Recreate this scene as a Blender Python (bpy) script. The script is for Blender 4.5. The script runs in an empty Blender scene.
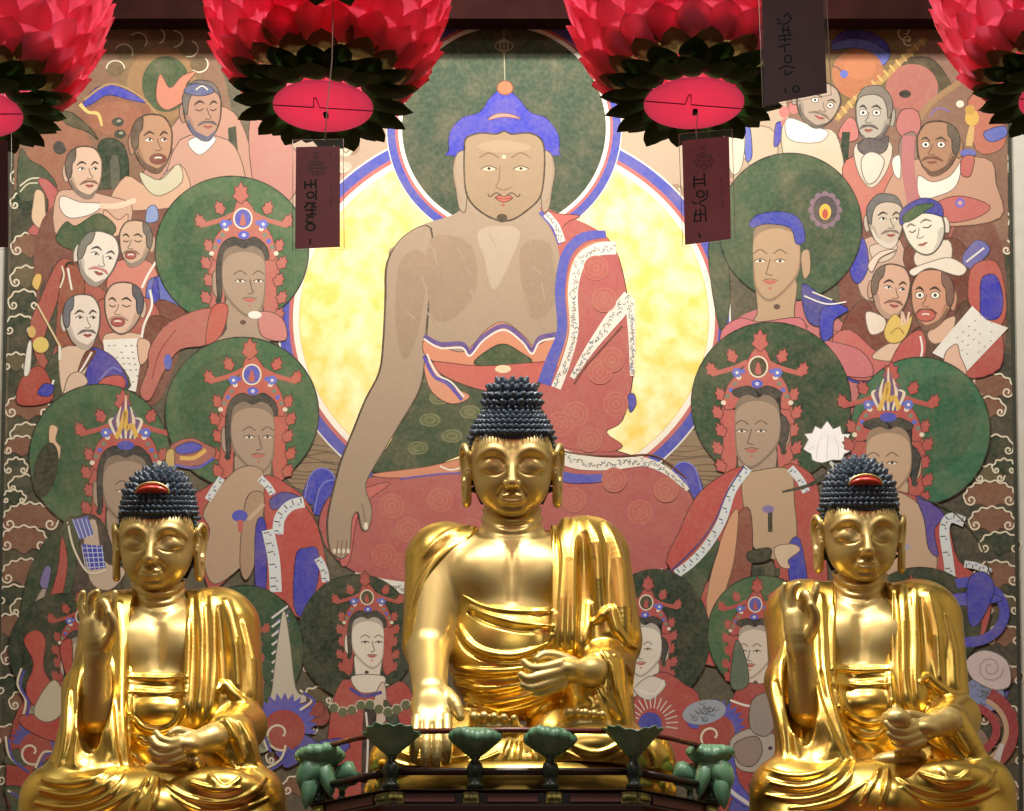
import bpy, math, random
import numpy as np
from mathutils import Vector, Matrix, noise

# ------------------------------------------------------------------ camera, world, light
SC = bpy.context.scene
FPX = 2000.0
PITCH = math.radians(22)
CAM = Vector((0, 0, 1.2))
cd = bpy.data.cameras.new('camera')
cam = bpy.data.objects.new('camera', cd)
SC.collection.objects.link(cam)
cam.location = CAM
cam.rotation_euler = (math.pi / 2 + PITCH, 0, 0)
cd.sensor_width = 36
cd.lens = FPX / 1024 * 36
cd.clip_end = 100
SC.camera = cam
SC.view_settings.view_transform = 'Standard'
SC.view_settings.look = 'None'
SC.view_settings.gamma = 1
SC.view_settings.use_curve_mapping = False
SC.view_settings.exposure = 0.0
wd = bpy.data.worlds.new('hall_air')
SC.world = wd
wd.use_nodes = True
wd.node_tree.nodes['Background'].inputs[0].default_value = (1.0, 0.86, 0.66, 1)
wd.node_tree.nodes['Background'].inputs[1].default_value = 0.35


def area(name, loc, target, size, power, col, sy=None):
    d = bpy.data.lights.new(name, 'AREA')
    d.shape = 'RECTANGLE'
    d.size = size
    d.size_y = sy or size
    d.energy = power
    d.color = col
    o = bpy.data.objects.new(name, d)
    SC.collection.objects.link(o)
    o.location = loc
    o.rotation_euler = (Vector(target) - Vector(loc)).to_track_quat('-Z', 'Y').to_euler()
    return o


area('ceiling_lamp', (0.0, 4.15, 5.7), (0.0, 6.0, 3.3), 0.2, 130, (1.0, 0.95, 0.86), 0.16)
area('ceiling_lamp', (-1.5, 3.9, 5.6), (-1.2, 6.0, 3.1), 0.2, 40, (1.0, 0.95, 0.86), 0.16)
area('ceiling_lamp', (1.5, 3.9, 5.6), (1.2, 6.0, 3.1), 0.2, 44, (1.0, 0.95, 0.86), 0.16)
area('front_fill', (0.0, 0.5, 4.6), (0.0, 6.0, 3.3), 2.2, 27, (1.0, 0.94, 0.84), 0.8)  # broad fill light added from the front, not a fitting of the hall

# ------------------------------------------------------------------ helpers
def W(px, py, Y):
    u = (px - 512.0) / FPX
    v = (405.5 - py) / FPX
    c, s = math.cos(PITCH), math.sin(PITCH)
    d = Vector((u, c - v * s, s + v * c))
    return CAM + d * (Y / d.y)


def lin(c):
    return tuple(((x / 255) / 12.92 if x / 255 <= 0.04045 else ((x / 255 + 0.055) / 1.055) ** 2.4) for x in c)


def mat(name, col, rough=0.6, metal=0.0, bump=0.0, bscale=40, vary=0.0, vscale=8, spec=0.5, trans=0.0, coat=0.0, vcol2=None):
    m = bpy.data.materials.new(name)
    m.use_nodes = True
    nt = m.node_tree
    b = nt.nodes['Principled BSDF']
    c = lin(col) + (1,)
    b.inputs['Base Color'].default_value = c
    b.inputs['Roughness'].default_value = rough
    b.inputs['Metallic'].default_value = metal
    b.inputs['Specular IOR Level'].default_value = spec
    b.inputs['Coat Weight'].default_value = coat
    tc = nt.nodes.new('ShaderNodeTexCoord')
    if vary > 0:
        n = nt.nodes.new('ShaderNodeTexNoise')
        n.inputs['Scale'].default_value = vscale
        n.inputs['Detail'].default_value = 6
        nt.links.new(tc.outputs['Object'], n.inputs['Vector'])
        mx = nt.nodes.new('ShaderNodeMix')
        mx.data_type = 'RGBA'
        r = nt.nodes.new('ShaderNodeMapRange')
        r.inputs[1].default_value = 0.35
        r.inputs[2].default_value = 0.7
        nt.links.new(n.outputs['Fac'], r.inputs[0])
        nt.links.new(r.outputs[0], mx.inputs[0])
        mx.inputs[6].default_value = c
        mx.inputs[7].default_value = (lin(vcol2) + (1,)) if vcol2 else tuple(x * (1 - vary) for x in c[:3]) + (1,)
        nt.links.new(mx.outputs[2], b.inputs['Base Color'])
    if bump > 0:
        n2 = nt.nodes.new('ShaderNodeTexNoise')
        n2.inputs['Scale'].default_value = bscale
        n2.inputs['Detail'].default_value = 4
        nt.links.new(tc.outputs['Object'], n2.inputs['Vector'])
        bp = nt.nodes.new('ShaderNodeBump')
        bp.inputs['Strength'].default_value = bump
        bp.inputs['Distance'].default_value = 0.004
        nt.links.new(n2.outputs['Fac'], bp.inputs['Height'])
        nt.links.new(bp.outputs[0], b.inputs['Normal'])
    return m


def link(o, parent=None):
    SC.collection.objects.link(o)
    if parent is not None:
        o.parent = parent
    return o


def meshobj(name, verts, faces, m, parent=None, smooth=True):
    me = bpy.data.meshes.new(name)
    me.from_pydata([tuple(v) for v in verts], [], faces)
    if smooth:
        me.polygons.foreach_set('use_smooth', [True] * len(me.polygons))
    for x in (m if isinstance(m, (list, tuple)) else [m]):
        me.materials.append(x)
    me.update()
    return link(bpy.data.objects.new(name, me), parent)


def thing(name, label, cat, loc=(0, 0, 0), group=None):
    o = bpy.data.objects.new(name, None)
    o.empty_display_size = 0.1
    o.location = loc
    o['label'] = label
    o['category'] = cat
    if group:
        o['group'] = group
    return link(o)


def structure(o):
    o['kind'] = 'structure'
    return o


class MB:
    """collects boxes, tubes and lathes into one mesh"""
    def __init__(self):
        self.v = []
        self.f = []
        self.mi = []

    def add(self, vs, fs, mi=0):
        b = len(self.v)
        self.v += [tuple(p) for p in vs]
        self.f += [tuple(i + b for i in f) for f in fs]
        self.mi += [mi] * len(fs)

    def box(self, c, s, rot=None, bev=0.0, mi=0):
        # box with chamfered edges (centre c, full sizes s)
        hx, hy, hz = s[0] / 2, s[1] / 2, s[2] / 2
        b = min(bev, hx * .49, hy * .49, hz * .49)
        R = rot or Matrix.Identity(3)
        C = Vector(c)
        if b <= 0:
            vs = [C + R @ Vector((x, y, z)) for x in (-hx, hx) for y in (-hy, hy) for z in (-hz, hz)]
            self.add(vs, [(0, 1, 3, 2), (4, 6, 7, 5), (0, 4, 5, 1), (2, 3, 7, 6), (0, 2, 6, 4), (1, 5, 7, 3)], mi)
            return
        def ring(w, h, z):
            return [C + R @ Vector(p) for p in ((-w + b, -h, z), (w - b, -h, z), (w, -h + b, z), (w, h - b, z), (w - b, h, z), (-w + b, h, z), (-w, h - b, z), (-w, -h + b, z))]
        vs = ring(hx - b, hy - b, -hz) + ring(hx, hy, -hz + b) + ring(hx, hy, hz - b) + ring(hx - b, hy - b, hz)
        fs = [tuple(range(7, -1, -1)), tuple(range(24, 32))]
        for r in range(3):
            for i in range(8):
                j = (i + 1) % 8
                fs.append((r * 8 + i, r * 8 + j, r * 8 + 8 + j, r * 8 + 8 + i))
        self.add(vs, fs, mi)

    def tube(self, pts, rad, n=8, caps=True, mi=0, flat=1.0, up=None):
        pts = [Vector(p) for p in pts]
        rad = rad if hasattr(rad, '__len__') else [rad] * len(pts)
        vs, fs = [], []
        for i, p in enumerate(pts):
            t = (pts[min(i + 1, len(pts) - 1)] - pts[max(i - 1, 0)]).normalized()
            ref = Vector(up) if up else (Vector((0, 0, 1)) if abs(t.z) < .9 else Vector((1, 0, 0)))
            a = t.cross(ref).normalized()
            b = a.cross(t).normalized()
            for k in range(n):
                q = 2 * math.pi * k / n
                vs.append(p + a * math.cos(q) * rad[i] + b * math.sin(q) * rad[i] * flat)
        for i in range(len(pts) - 1):
            for k in range(n):
                l = (k + 1) % n
                fs.append((i * n + k, i * n + l, i * n + n + l, i * n + n + k))
        if caps:
            fs.append(tuple(range(n - 1, -1, -1)))
            fs.append(tuple(range((len(pts) - 1) * n, len(pts) * n)))
        self.add(vs, fs, mi)

    def lathe(self, prof, c=(0, 0, 0), n=24, axis=None, mi=0, close=True):
        R = Vector((0, 0, 1)).rotation_difference(Vector(axis)).to_matrix() if axis is not None else Matrix.Identity(3)
        C = Vector(c)
        vs, fs = [], []
        for r, z in prof:
            for k in range(n):
                q = 2 * math.pi * k / n
                vs.append(C + R @ Vector((r * math.cos(q), r * math.sin(q), z)))
        for i in range(len(prof) - 1):
            for k in range(n):
                l = (k + 1) % n
                fs.append((i * n + k, i * n + l, i * n + n + l, i * n + n + k))
        if close:
            fs.append(tuple(range(n - 1, -1, -1)))
            fs.append(tuple(range((len(prof) - 1) * n, len(prof) * n)))
        self.add(vs, fs, mi)

    def build(self, name, m, parent=None, smooth=True):
        o = meshobj(name, self.v, self.f, m, parent, smooth)
        if any(self.mi):
            o.data.polygons.foreach_set('material_index', self.mi)
        return o


def crom(pts, n=6, closed=False):
    """Catmull-Rom through points of any dimension (numpy)"""
    P = np.array(pts, float)
    N = len(P)
    out = []
    segs = N if closed else N - 1
    for i in range(segs):
        if closed:
            p0, p1, p2, p3 = P[(i - 1) % N], P[i], P[(i + 1) % N], P[(i + 2) % N]
        else:
            p0, p1, p2, p3 = P[max(i - 1, 0)], P[i], P[i + 1], P[min(i + 2, N - 1)]
        for k in range(n):
            t = k / n
            out.append(.5 * ((2 * p1) + (-p0 + p2) * t + (2 * p0 - 5 * p1 + 4 * p2 - p3) * t * t + (-p0 + 3 * p1 - 3 * p2 + p3) * t ** 3))
    if not closed:
        out.append(P[-1])
    return np.array(out)


# ------------------------------------------------------------------ carving: distance fields meshed by surface nets
class Field:
    def __init__(self, lo, hi, h):
        self.lo = np.array(lo, float)
        self.h = h
        self.n = np.ceil((np.array(hi) - self.lo) / h).astype(int) + 1
        self.f = np.full(self.n, 30.0, np.float32)

    def sub(self, lo, hi):
        a = np.clip(np.floor((np.array(lo) - self.lo) / self.h).astype(int), 0, self.n)
        b = np.clip(np.ceil((np.array(hi) - self.lo) / self.h).astype(int) + 1, 0, self.n)
        if np.any(b <= a):
            return None
        ax = [self.lo[i] + self.h * np.arange(a[i], b[i]) for i in range(3)]
        X = ax[0][:, None, None].astype(np.float32)
        Y = ax[1][None, :, None].astype(np.float32)
        Z = ax[2][None, None, :].astype(np.float32)
        return (slice(a[0], b[0]), slice(a[1], b[1]), slice(a[2], b[2])), X, Y, Z

    def comb(self, sl, d, k, op):
        g = self.f[sl]
        if op == 'u':
            h = np.clip(.5 + .5 * (g - d) / k, 0, 1)
            self.f[sl] = g + (d - g) * h - k * h * (1 - h)
        elif op == 's':
            h = np.clip(.5 - .5 * (g + d) / k, 0, 1)
            self.f[sl] = g + (-d - g) * h + k * h * (1 - h)

    def ell(self, c, r, k=4, op='u', rot=None):
        c = np.array(c, float)
        r = np.array(r, float)
        m = max(r) if rot is not None else r
        s = self.sub(c - m - k - 3, c + m + k + 3)
        if s is None:
            return
        sl, X, Y, Z = s
        X, Y, Z = X - c[0], Y - c[1], Z - c[2]
        if rot is not None:
            R = np.array(rot)
            X, Y, Z = (R[0][0] * X + R[1][0] * Y + R[2][0] * Z, R[0][1] * X + R[1][1] * Y + R[2][1] * Z, R[0][2] * X + R[1][2] * Y + R[2][2] * Z)
        k0 = np.sqrt((X / r[0]) ** 2 + (Y / r[1]) ** 2 + (Z / r[2]) ** 2)
        k1 = np.sqrt((X / r[0] ** 2) ** 2 + (Y / r[1] ** 2) ** 2 + (Z / r[2] ** 2) ** 2) + 1e-6
        self.comb(sl, (k0 * (k0 - 1) / k1).astype(np.float32), k, op)

    def cap(self, a, b, ra, rb, k=4, op='u', sq=None):
        a = np.array(a, float)
        b = np.array(b, float)
        m = max(ra, rb) * (max(1.0, 1 / min(sq)) if sq else 1) + k + 3
        s = self.sub(np.minimum(a, b) - m, np.maximum(a, b) + m)
        if s is None:
            return
        sl, X, Y, Z = s
        d = b - a
        L = float(d @ d) + 1e-9
        X, Y, Z = X - a[0], Y - a[1], Z - a[2]
        t = np.clip((X * d[0] + Y * d[1] + Z * d[2]) / L, 0, 1)
        x, y, z = X - t * d[0], Y - t * d[1], Z - t * d[2]
        if sq:
            x, y, z = x * sq[0], y * sq[1], z * sq[2]
        self.comb(sl, (np.sqrt(x * x + y * y + z * z) - (ra + (rb - ra) * t)).astype(np.float32), k, op)

    def tube(self, pts, rad, k=3, op='u', n=4, sq=None):
        rad = rad if hasattr(rad, '__len__') else [rad] * len(pts)
        Q = crom([tuple(p) + (r,) for p, r in zip(pts, rad)], n)
        self.chain(Q, k, op, sq)

    def chain(self, Q, k, op='u', sq=None):
        """one smooth rope through the rows x, d, z, radius of Q"""
        Q = np.array(Q, float)
        Q[:, 3] = np.maximum(Q[:, 3], .3)
        g = (1 / min(sq) if sq else 1)
        s = self.sub((Q[:, :3] - Q[:, 3:] * g).min(0) - k - 3, (Q[:, :3] + Q[:, 3:] * g).max(0) + k + 3)
        if s is None:
            return
        sl, X, Y, Z = s
        shp = self.f[sl].shape
        D = np.full(shp, 1e3, np.float32)
        lo = np.array([X.flat[0], Y.flat[0], Z.flat[0]])
        for i in range(len(Q) - 1):
            a, b = Q[i], Q[i + 1]
            m = max(a[3], b[3]) * g + k + 3
            l = np.clip(np.floor((np.minimum(a[:3], b[:3]) - m - lo) / self.h).astype(int), 0, shp)
            h = np.clip(np.ceil((np.maximum(a[:3], b[:3]) + m - lo) / self.h).astype(int) + 1, 0, shp)
            if np.any(h <= l):
                continue
            x, y, z = X[l[0]:h[0]] - a[0], Y[:, l[1]:h[1]] - a[1], Z[:, :, l[2]:h[2]] - a[2]
            d = b[:3] - a[:3]
            L = float(d @ d) + 1e-9
            t = np.clip((x * d[0] + y * d[1] + z * d[2]) / L, 0, 1)
            x, y, z = x - t * d[0], y - t * d[1], z - t * d[2]
            if sq:
                x, y, z = x * sq[0], y * sq[1], z * sq[2]
            v = np.sqrt(x * x + y * y + z * z) - (a[3] + (b[3] - a[3]) * t)
            S_ = (slice(l[0], h[0]), slice(l[1], h[1]), slice(l[2], h[2]))
            D[S_] = np.minimum(D[S_], v)
        self.comb(sl, D, k, op)

    def cutpoly(self, poly, y0, k=2.0, front=+1, y1=1e9):
        """remove what lies inside the 2-D outline (x,z) and in front of depth y0"""
        P = np.array(poly, float)
        lo, hi = P.min(0) - 4, P.max(0) + 4
        s = self.sub((lo[0], self.lo[1], lo[1]), (hi[0], self.lo[1] + self.h * self.n[1], hi[1]))
        if s is None:
            return
        sl, X, Y, Z = s
        x = X[:, 0, :]
        z = Z[0, :, :]
        x, z = np.broadcast_arrays(x, z)
        d = np.full(x.shape, 1e9)
        ins = np.zeros(x.shape, bool)
        for i in range(len(P)):
            a, b = P[i], P[(i + 1) % len(P)]
            e = b - a
            t = np.clip(((x - a[0]) * e[0] + (z - a[1]) * e[1]) / (e @ e + 1e-9), 0, 1)
            d = np.minimum(d, np.hypot(x - a[0] - t * e[0], z - a[1] - t * e[1]))
            c = ((a[1] > z) != (b[1] > z)) & (x < (b[0] - a[0]) * (z - a[1]) / (b[1] - a[1] + 1e-12) + a[0])
            ins ^= c
        d = np.where(ins, -d, d).astype(np.float32)[:, None, :]
        q = np.maximum(d, (y0 - Y))
        q = np.maximum(q, Y - y1)
        self.comb(sl, q.astype(np.float32), k, 's')

    def depth1(self, i, j):
        col = self.f[i, :, j]
        w = np.nonzero(col < 0)[0]
        if not len(w):
            return None
        a = w[-1]
        fr = 0
        if a + 1 < len(col):
            fr = -col[a] / (col[a + 1] - col[a] + 1e-9)
        return self.lo[1] + self.h * (a + min(max(fr, 0), 1))

    def depth(self, x, z):
        u, v = (x - self.lo[0]) / self.h, (z - self.lo[2]) / self.h
        i, j = int(math.floor(u)), int(math.floor(v))
        if not (0 <= i < self.n[0] - 1 and 0 <= j < self.n[2] - 1):
            return None
        u -= i
        v -= j
        s = w = 0.0
        for di, dj, q in ((0, 0, (1 - u) * (1 - v)), (1, 0, u * (1 - v)), (0, 1, (1 - u) * v), (1, 1, u * v)):
            e = self.depth1(i + di, j + dj)
            if e is not None:
                s += e * q
                w += q
        return s / w if w > 0.2 else None

    def mesh(self):
        f = self.f
        S = f < 0
        nx, ny, nz = f.shape
        c = np.zeros((nx - 1, ny - 1, nz - 1), np.uint8)
        for i in (0, 1):
            for j in (0, 1):
                for k in (0, 1):
                    c += S[i:nx - 1 + i, j:ny - 1 + j, k:nz - 1 + k]
        I = np.argwhere((c > 0) & (c < 8))
        del c
        vid = np.full((nx - 1, ny - 1, nz - 1), -1, np.int32)
        vid[I[:, 0], I[:, 1], I[:, 2]] = np.arange(len(I))
        acc = np.zeros((len(I), 3), np.float32)
        cnt = np.zeros(len(I), np.float32)
        cor = [(i, j, k) for i in (0, 1) for j in (0, 1) for k in (0, 1)]
        val = {q: f[I[:, 0] + q[0], I[:, 1] + q[1], I[:, 2] + q[2]] for q in cor}
        for q in cor:
            for ax in range(3):
                if q[ax] == 0:
                    r = list(q)
                    r[ax] = 1
                    va, vb = val[q], val[tuple(r)]
                    m = (va < 0) != (vb < 0)
                    t = np.where(m, va / np.where(m, va - vb, 1), 0)
                    p = np.zeros((len(I), 3), np.float32)
                    p[:] = q
                    p[:, ax] = t
                    acc += p * m[:, None]
                    cnt += m
        V = (I + acc / cnt[:, None]) * self.h + self.lo
        quads = []
        for ax in range(3):
            a = [slice(None)] * 3
            b = [slice(None)] * 3
            a[ax] = slice(0, -1)
            b[ax] = slice(1, None)
            E = np.argwhere(S[tuple(a)] != S[tuple(b)])
            o1, o2 = (ax + 1) % 3, (ax + 2) % 3
            ok = (E[:, o1] > 0) & (E[:, o2] > 0) & (E[:, o1] < f.shape[o1] - 1) & (E[:, o2] < f.shape[o2] - 1)
            E = E[ok]
            ins = S[E[:, 0], E[:, 1], E[:, 2]]
            def g(d1, d2):
                q = E.copy()
                q[:, o1] -= d1
                q[:, o2] -= d2
                return vid[q[:, 0], q[:, 1], q[:, 2]]
            Q = np.stack([g(1, 1), g(0, 1), g(0, 0), g(1, 0)], 1)
            Q[~ins] = Q[~ins][:, ::-1]
            quads.append(Q)
        return V, np.concatenate(quads)


def npmesh(name, parts, m, parent=None):
    """parts: list of (V,Q) arrays; returns a smooth mesh object"""
    Vs, Qs, b = [], [], 0
    for V, Q in parts:
        Vs.append(V)
        Qs.append(Q + b)
        b += len(V)
    V = np.concatenate(Vs).astype(np.float32)
    Q = np.concatenate(Qs).astype(np.int32)
    me = bpy.data.meshes.new(name)
    me.vertices.add(len(V))
    me.vertices.foreach_set('co', V.ravel())
    me.loops.add(Q.size)
    me.loops.foreach_set('vertex_index', Q.ravel())
    me.polygons.add(len(Q))
    me.polygons.foreach_set('loop_start', np.arange(0, Q.size, 4, dtype=np.int32))
    me.polygons.foreach_set('use_smooth', np.ones(len(Q), bool))
    me.update()
    me.validate()
    me.materials.append(m)
    return link(bpy.data.objects.new(name, me), parent)


# ------------------------------------------------------------------ gilded statues
GOLD = mat('gold_leaf_satin', (224, 200, 132), 0.42, 0.78, bump=0.05, bscale=60, vary=0.16, vscale=3)
GOLD_ROBE = mat('gold_leaf_burnished', (234, 200, 104), 0.32, 1.0, bump=0.10, bscale=30, vary=0.2, vscale=4)
HAIR = mat('blue_black_paint', (60, 74, 88), 0.38, 0.0, spec=0.6)
REDGEM = mat('red_lacquer', (190, 62, 48), 0.3)


class Statue:
    """local units are photo-sized steps of s metres: x right, d towards the viewer, z up"""
    def __init__(self, px0, py0, Y0, s):
        self.Y0, self.s = Y0, s
        self.o = W(px0, py0, Y0)

    def L(self, px, py, d):
        w = W(px, py, self.Y0 - d * self.s)
        return np.array([(w.x - self.o.x) / self.s, d, (w.z - self.o.z) / self.s])

    def onsurf(self, F, px, py, d=30):
        for _ in range(8):
            q = self.L(px, py, d)
            e = F.depth(q[0], q[2])
            if e is None:
                return None
            d = d + .7 * (e - d)
        return self.L(px, py, d)

    def stroke(self, F, pts, r, lift=0.0, k=2.5, op='u'):
        """draw a raised (u) or cut (s) line on the front surface through photo points"""
        P = crom([p[:2] for p in pts], 8)
        n = len(P)
        rr = r if hasattr(r, '__len__') else [r * .3] + [r] * (len(pts) - 2) + [r * .3]
        RR = np.interp(np.linspace(0, 1, n), np.linspace(0, 1, len(rr)), rr)
        Q = []
        for (x, y), w in zip(P, RR):
            q = self.onsurf(F, x, y)
            if q is not None:
                Q.append(tuple(q) + (w,))
        if len(Q) < 3:
            return
        Q = np.array(Q)
        for _ in range(10):
            Q[1:-1, :3] = (Q[:-2, :3] + Q[1:-1, :3] * 2 + Q[2:, :3]) / 4
        Q[:, 1] += lift
        F.chain(Q, k, op)

    def ring(self, *pts):
        return [tuple(p) for p in pts]

    def to_local(self, V, Q):
        V = V * self.s
        V[:, 1] *= -1
        return V, Q[:, ::-1].copy()


def head_parts(tall, scale, tilt, origin):
    """gilded head, painted curls; template units: the face is 79 wide. returns (V,Q) of the head,
    hair verts/faces, gem verts/faces in statue units"""
    F = Field((-58, -58, -62), (58, 62, 62), 0.65)
    F.ell((0, -3, 10), (40, 45, 42), 3)
    F.ell((0, 6, -8), (37.0, 37, 36), 8)
    for s in (-1, 1):
        F.ell((s * 13, 12, 20), (25, 28, 22), 8)
        F.ell((s * 12.5, 17, -17), (18.5, 20.5, 20), 9)
    F.ell((0, 28, -36), (15, 11, 9.5), 8)
    # eye sockets, eyeballs under lowered lids
    for s in (-1, 1):
        F.ell((s * 18, 48, 7), (13, 8.5, 8.0), 8, 's')
        F.ell((s * 18.5, 28.2, 3.0), (13.5, 11, 9.2), 4)
    # nose
    F.tube([(0, 38, 14), (0, 42.5, 6), (0, 48, -4), (0, 51, -11.0)], [4.0, 3.6, 3.9, 4.8], 4)
    F.ell((0, 49.5, -13.0), (5.6, 5.2, 4.4), 3)
    for s in (-1, 1):
        F.ell((s * 5.4, 45.5, -14.0), (3.4, 5.0, 3.6), 2)
        F.cap((s * 2.8, 47, -19.0), (s * 3.0, 49, -16.0), 1.2, 1.2, 1.0, 's')

    def surf(x, z):
        d = F.depth(x, z)
        return np.array([x, d if d is not None else 30, z])

    def line(pts, r, lift, k, op='u', n=4):
        P = crom(pts, 6)
        Q = np.array([tuple(surf(*p)) + (0,) for p in P])
        m = len(Q)
        for _ in range(4):
            Q[1:-1, :3] = (Q[:-2, :3] + Q[1:-1, :3] * 2 + Q[2:, :3]) / 4
        for i in range(m):
            e = min(i, m - 1 - i) / (m - 1)
            Q[i, 3] = r * (.3 + .7 * min(1, e * 4))
        Q[:, 1] += lift
        F.chain(Q, k, op)
    for s in (-1, 1):
        line([(s * 4.0, 5), (s * 5.5, 12), (s * 11, 18.5), (s * 19, 20.5), (s * 28, 16.5), (s * 34, 10)], 1.8, -1.0, 4.5)
        line([(s * 8, -1.5), (s * 13, -4.2), (s * 19, -5.0), (s * 26, -3.4), (s * 31.5, .6)], 0.95, 0.3, 1.4, 's')
        line([(s * 8, 6), (s * 13, 11.5), (s * 20, 12.5), (s * 28, 8.5), (s * 32, 4)], 0.7, 0.5, 3, 's')
        line([(s * 8.0, -13), (s * 10.5, -19), (s * 13, -23)], 1.0, 0.5, 4, 's')
    # mouth
    F.ell((0, 38.5, -27.5), (11.0, 4.5, 6.0), 5)
    line([(-9.8, -25.0), (-6, -24.9), (-2.2, -24.0), (0, -24.8), (2.2, -24.0), (6, -24.9), (9.8, -25.0)], 1.5, -0.5, 1.4)
    line([(-7.2, -28.6), (-4, -30.2), (0, -30.8), (4, -30.2), (7.2, -28.6)], 1.8, -0.8, 1.6)
    line([(-11.8, -24.6), (-6, -27.2), (-2, -26.9), (0, -27.5), (2, -26.9), (6, -27.2), (11.8, -24.6)], 0.85, 0.5, 0.8, 's')
    line([(0, -19.5), (0, -23)], 1.1, 0.8, 1.8, 's')
    line([(-7, -35.6), (0, -36.4), (7, -35.6)], 1.2, 0.8, 4, 's')
    for s in (-1, 1):
        F.ell((s * 12.8, 42, -25.5), (1.6, 2.4, 1.6), 2.5, 's')
        # long ears: helix ring, inner fold, broad hanging lobe
        F.ell((s * 42.5, -3, 6), (4.0, 9, 19), 3)
        F.tube([(s * 41, 7, 6), (s * 43.5, 8, 17), (s * 46.5, 0, 23.5), (s * 48.5, -8, 19), (s * 48.8, -11, 8), (s * 47, -9, -6), (s * 46, -5, -16)], [2.4, 2.8, 3.2, 3.4, 3.2, 3.2, 3.4], 1.6)
        F.tube([(s * 42, 6, 12), (s * 45.5, 1, 12), (s * 46, -3, 2), (s * 44, 1, -6), (s * 42, 6, -4)], [1.6, 1.8, 1.8, 1.8, 2.2], 1.2)
        F.tube([(s * 42, 4, 0), (s * 43, 4, -16), (s * 43.5, 2, -29), (s * 44.5, -2, -33), (s * 45.5, -5, -28), (s * 46, -6, -12)], [3.6, 3.4, 4.0, 4.2, 4.0, 3.6], 2.0)
    # neck root with the three folds
    F.cap((0, -6, -30), (0, -10, -62), 24, 25, 5)
    F.cutpoly
    V, Q = F.mesh()

    # hair: dome profile (half width by height), swept as an oval
    if tall:
        prof = [(30, 40), (36, 40), (42, 38), (48, 34.5), (54, 30), (59, 26.5), (66, 25.5), (74, 24), (81, 19.5), (87, 11), (89, 0.5)]
    else:
        prof = [(30, 40), (36, 40.5), (44, 40), (53, 37), (61, 33), (69, 28), (76, 21.5), (81, 14), (84, 7), (85.5, .5)]
    zs = np.array([p[0] for p in prof], float)
    rs = np.array([p[1] for p in prof], float)
    hb = MB()
    # cap below the curls
    cz = np.linspace(0, 1, 26)
    zz = np.interp(cz, np.linspace(0, 1, len(zs)), zs)
    rr = np.interp(zz, zs, rs)
    nseg = 48
    vs, fs = [], []
    for z, r in zip(zz, rr):
        for k in range(nseg):
            q = 2 * math.pi * k / nseg
            vs.append((r * math.cos(q) * .97, -3 + r * 1.1 * math.sin(q) * .97, z))
    for i in range(len(zz) - 1):
        for k in range(nseg):
            l = (k + 1) % nseg
            fs.append((i * nseg + k, i * nseg + l, (i + 1) * nseg + l, (i + 1) * nseg + k))
    fs.append(tuple(range((len(zz) - 1) * nseg, len(zz) * nseg)))
    hb.add(vs, fs)
    # back of the head down to the nape
    vs, fs = [], []
    rows = []
    for j, z in enumerate(np.linspace(34, -34, 12)):
        w = 39.5 if z > 0 else 39.5 - (z / 34) ** 2 * 9
        a0 = math.radians(12 if z < 20 else 12)
        for k in range(25):
            q = math.pi + a0 * .0 + (math.pi) * k / 24 
            vs.append((w * math.cos(q), -4 + 45 * math.sin(q) * (1 if z > -10 else .9), z))
    for j in range(11):
        for k in range(24):
            fs.append((j * 25 + k, j * 25 + k + 1, (j + 1) * 25 + k + 1, (j + 1) * 25 + k))
    hb.add(vs, fs)
    rnd = random.Random(5)

    def curl(p, nrm, r, h):
        p, nrm = Vector(p), Vector(nrm).normalized()
        u = nrm.orthogonal().normalized()
        w = nrm.cross(u)
        side = u * math.cos(rnd.random() * 6.28) + w * math.sin(rnd.random() * 6.28)
        vs, fs = [], []
        rings = ((1.0, -.35), (1.0, .2), (.86, .45), (.66, .55), (.52, .8), (.2, 1.0))
        for a, b in rings:
            for k in range(7):
                q = 2 * math.pi * k / 7
                vs.append(p + nrm * (b * h) + side * (b * b * h * .12) + (u * math.cos(q) + w * math.sin(q)) * r * a)
        for i in range(len(rings) - 1):
            for k in range(7):
                l = (k + 1) % 7
                fs.append((i * 7 + k, i * 7 + l, i * 7 + 7 + l, i * 7 + 7 + k))
        fs.append(tuple(range(35, 42)))
        hb.add(vs, fs)
    z = 36.5
    row = 0
    while z < zs[-1] - 1:
        big = (z > 60) if tall else (z > 56)
        r = 4.3 if big else 3.1
        R = np.interp(z, zs, rs)
        dr = (np.interp(z + 1, zs, rs) - np.interp(z - 1, zs, rs)) / 2
        n = max(1, int(2 * math.pi * R / (r * 1.85)))
        for k in range(n):
            q = 2 * math.pi * (k + .5 * (row % 2)) / n
            nrm = (math.cos(q), math.sin(q), -dr + .35)
            # the jewel sits in a gap at the front
            if not tall and 58 < z < 67 and abs(math.cos(q) * R) < 15 and math.sin(q) > 0:
                continue
            curl((R * math.cos(q) * .97, -3 + R * 1.07 * math.sin(q), z), nrm, r, r * (1.75 if big else 1.35))
        step = r * 1.7
        sl = math.sqrt(1 + dr * dr)
        z += max(step / sl, .9)
        row += 1
    for j in range(8):
        z = 31 - j * 7.2
        for k in range(19):
            q = math.pi * (1.02 + .96 * (k + .5 * (j % 2)) / 18.5)
            w = 39.5 if z > 0 else 39.5 - (z / 34) ** 2 * 9
            curl((w * math.cos(q), -4 + 45 * math.sin(q), z), (math.cos(q), math.sin(q), .2), 3.3, 6)
    # temples: curls coming down before the ears
    for s in (-1, 1):
        for j in range(5):
            for i in range(2):
                curl((s * 38.5, 2 + i * 5 - j * .8, 31 - j * 4.2), (s, .4, .1), 2.7, 3.6)
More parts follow.
